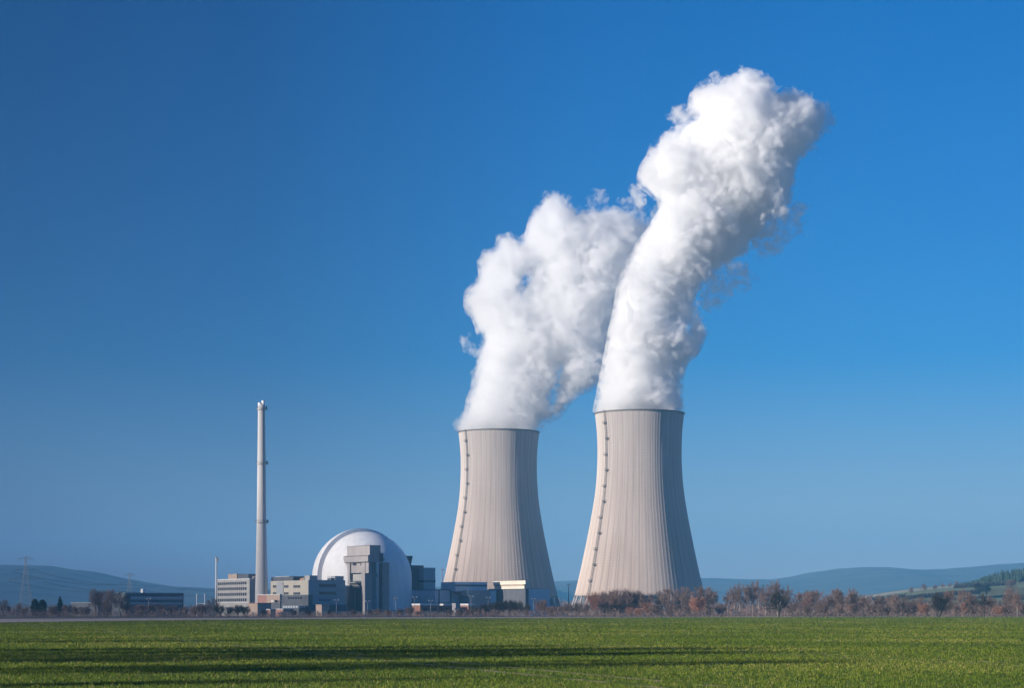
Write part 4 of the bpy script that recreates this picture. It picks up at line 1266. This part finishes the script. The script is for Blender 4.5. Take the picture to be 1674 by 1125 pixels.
twig_mass('woods', [(900,960,1750,1900,6,14),(1150,1420,1300,1500,4,9),(-300,360,1500,1800,4,8),(1380,1700,1150,1300,4,9)], 'twig_grey', 'distant bare wood behind the plant', 12, 6, 2.6, .20)

# hedges on the hillside as things, conifer wood as one mass
def hedge(pts, D, label, seed, h=4.0):
    rng = np.random.default_rng(seed); V = []; n_all = 0
    for (a, b_) in zip(pts, pts[1:]):
        n = int(abs(b_ - a) * 45)
        p = rng.uniform(a, b_, n); d0 = D + rng.uniform(-3, 3, n)
        z = np.array([hill_z(q, D) for q in p]) + rng.uniform(-.3, 1, n) * h * (.7 + .3*np.sin(p*1.3))
        P = np.stack([(p - CX) * d0 / FPX, d0, z], 1)
        V.append((P[:,None,:] + rng.normal(0, .7, (n,3,3))).reshape(-1,3)); n_all += n
    return tag(link_mesh('hedge', mesh_np('hedge', np.concatenate(V), np.arange(3*n_all).reshape(-1,3)), M['twig_dark']), label, 'hedge', 'hedges on the hillside')
hedge([1408, 1480], 2100, 'dark hedge climbing the lower hillside left of the round trees', 1)
hedge([1480, 1600], 2000, 'dark hedge below the round trees on the hillside', 2)
hedge([1560, 1660], 2300, 'thick dark hedge directly under the conifer wood', 3, 5)
hedge([1640, 1760], 1750, 'low hedge across the pale field on the hillside', 4, 3)
def conifer_wood():
    rng = random.Random(3); v, f = [], []
    for _ in range(1900):
        px = rng.uniform(1572, 1900); D = rng.uniform(2330, 2560)
        lim = 2560 - (px - 1572) * 1.1
        if D < lim - 80 and rng.random() < .8: continue
        x, z = gx(px, D), hill_z(px, min(D, 2499)); t0 = min(1, max(.25, (px - 1566) / 70))
        H = rng.uniform(8, 14) * t0; r0 = H * rng.uniform(.17, .24)
        for k in range(4):
            zb = z + H * (.10 + .2 * k); zt = z + H * min(1, .48 + .18 * k); r = r0 * (1 - .2 * k); n = len(v); m = 7
            a0 = rng.uniform(0, 6)
            for i in range(m):
                a = a0 + 6.283*i/m; q = r * rng.uniform(.6, 1.1); v.append((x + q*math.cos(a), D + q*math.sin(a), zb - rng.uniform(0, .6)))
            v.append((x, D, zt))
            for i in range(m): f.append((n+i, n+(i+1)%m, n+m))
    me = bpy.data.meshes.new('forest'); me.from_pydata(v, [], f)
    tag(link_mesh('forest', me, M['needle']), 'dark conifer wood along the hill crest', None, None, 'stuff')
conifer_wood()

# tree row along the near left edge of the field: it throws the long streaky shadows on the crop
for k, (X, Y, h, lk) in enumerate([(-44,28,12,'grey'),(-46,41,15,'birch'),(-47,57,19,'grey'),(-50,70,21,'grey'),(-54,77,20,'birch'),(-50,86,22,'grey'),(-52,97,18,'grey'),(-58,128,15,'grey'),(-60,142,14,'birch')]):
    tree(lk, CX + X * FPX / Y, HY - (h - EYE) * FPX / Y, Y, f'bare field edge tree throwing a long shadow, {ORD[k]} from the camera', 'tree', 'trees along the near field edge', wide=.85)

# ------------------------------------------------------------------ young crop: blades in tufts over the near field
def grass():
    rng = np.random.default_rng(8)
    n = 170000
    u = rng.random(n); y = 46 * (880 / 46) ** u                      # density falls with distance
    x = rng.uniform(-1, 1, n) * (.265 * y + 6)
    lim = np.interp(x, [p[0] for p in near_edge], [p[1] for p in near_edge])
    uu = np.mod(x*.96 + y*.28, 21.0); keep = (y < lim - .5) & (uu > .5) & ((uu < 19.05) | (uu > 19.6)); x, y = x[keep], y[keep]; n = len(x)
    patch = np.sin(x*.21 + 1.7*np.sin(y*.05)) + np.sin(y*.17 + x*.06) + rng.normal(0, .7, n)
    tone0 = np.clip(.45 + .14*patch + rng.normal(0, .12, n), 0, 1)
    nb = 5
    X = np.repeat(x, nb) + rng.normal(0, .06, n*nb); Y = np.repeat(y, nb) + rng.normal(0, .05, n*nb)
    sc = np.repeat(np.clip((y / 75) ** .8, .75, 7.0), nb)
    H = rng.uniform(.035, .11, n*nb) * sc ** .5; W = rng.uniform(.006, .013, n*nb) * sc
    a = rng.uniform(0, 6.283, n*nb); ln = rng.uniform(.1, .9, n*nb) * H
    dx, dy = np.cos(a), np.sin(a)
    P0 = np.stack([X - dy*W, Y + dx*W, 0*X], 1); P1 = np.stack([X + dy*W, Y - dx*W, 0*X], 1)
    P2 = np.stack([X + dx*ln, Y + dy*ln, H], 1)
    V = np.stack([P0, P1, P2], 1).reshape(-1, 3)
    me = mesh_np('crop_grass', V, np.arange(len(V)).reshape(-1, 3))
    at_ = me.attributes.new('tone', 'FLOAT', 'POINT')
    tone = np.clip(np.repeat(tone0, nb) + rng.normal(0, .1, n*nb), 0, 1)
    dry = rng.random(n*nb) < np.repeat(np.clip(.03 + .05*np.clip(np.sin(x*.09 + 2)*np.sin(y*.11+1) , 0, 1) , 0, .3), nb)
    tone[dry] = 1.0
    at_.data.foreach_set('value', np.repeat(tone, 3).astype(np.float32))
    tag(link_mesh('crop_grass', me, M['blades']), 'short green winter crop', None, None, 'stuff')
grass()

# ------------------------------------------------------------------ air
def haze():
    m, t, out = nodes('haze_air')
    v = N(t, "ShaderNodeVolumePrincipled")
    v.inputs['Color'].default_value = (.20, .59, .98, 1)
    v.inputs['Density'].default_value = HAZE
    v.inputs['Anisotropy'].default_value = 0.0
    t.links.new(v.outputs[0], out.inputs['Volume'])
    tag(MB().box(-5900, 5900, -290, 11900, -1.6, 425).build('haze', m), 'pale blue winter haze', None, None, 'stuff')
HAZE = 0.000115
haze()

# ------------------------------------------------------------------ unseen cloud sheet added behind the viewer's left, made up to half shade the plain
def added_shade_cloud():
    zc = 1250.0; t = zc / sd.z; off = Vector((sd.x * t, sd.y * t, 0))
    rows = []
    for Y in np.linspace(-900, 11500, 40):
        wob = 60 * math.sin(Y * .004) + 35 * math.sin(Y * .011 + 1)
        q_ = min(1, max(0, Y / 1100)); e = -60 + 170 * q_ * q_ * (3 - 2*q_) + wob * q_ * .3
        wd = 120 + .07 * max(Y, 0) + .33 * max(Y - 1500, 0)
        rows.append([(e - wd * u, Y, SHADE_CLOUD_T * .5 * (u * u * (3 - 2*u))) for u in np.linspace(0, 1, 8)] + [(e - wd - 3500, Y, SHADE_CLOUD_T * .5)])
    m = len(rows[0]); V = []
    for sgn in (1, -1):
        for r in rows:
            for (x, y, th) in r: V.append((x + off.x, y + off.y, zc + sgn * (th + .2)))
    n = len(rows); F = []
    for k in range(2):
        for i in range(n - 1):
            for j in range(m - 1):
                a = k*n*m + i*m + j; q = (a, a+1, a+m+1, a+m); F.append(q if k else q[::-1])
    N_ = n*m
    for i in range(n - 1):
        for j in (0, m - 1):
            a = i*m + j; F.append((a, a+m, a+m+N_, a+N_) if j else (a+m, a, a+N_, a+m+N_))
    for j in range(m - 1):
        for i in (0, n - 1):
            a = i*m + j; F.append((a+1, a, a+N_, a+1+N_) if i else (a, a+1, a+1+N_, a+N_))
    me = bpy.data.meshes.new('cloud'); me.from_pydata(V, [], F); me.update()
    tag(link_mesh('cloud', me, steam_mat('shade_cloud_vapour', SHADE_CLOUD_TAU * sd.z / SHADE_CLOUD_T, .6)), kind='structure')  # added out of view only to dim the sun on the left
SHADE_CLOUD_T, SHADE_CLOUD_TAU = 60.0, 0.85
added_shade_cloud()
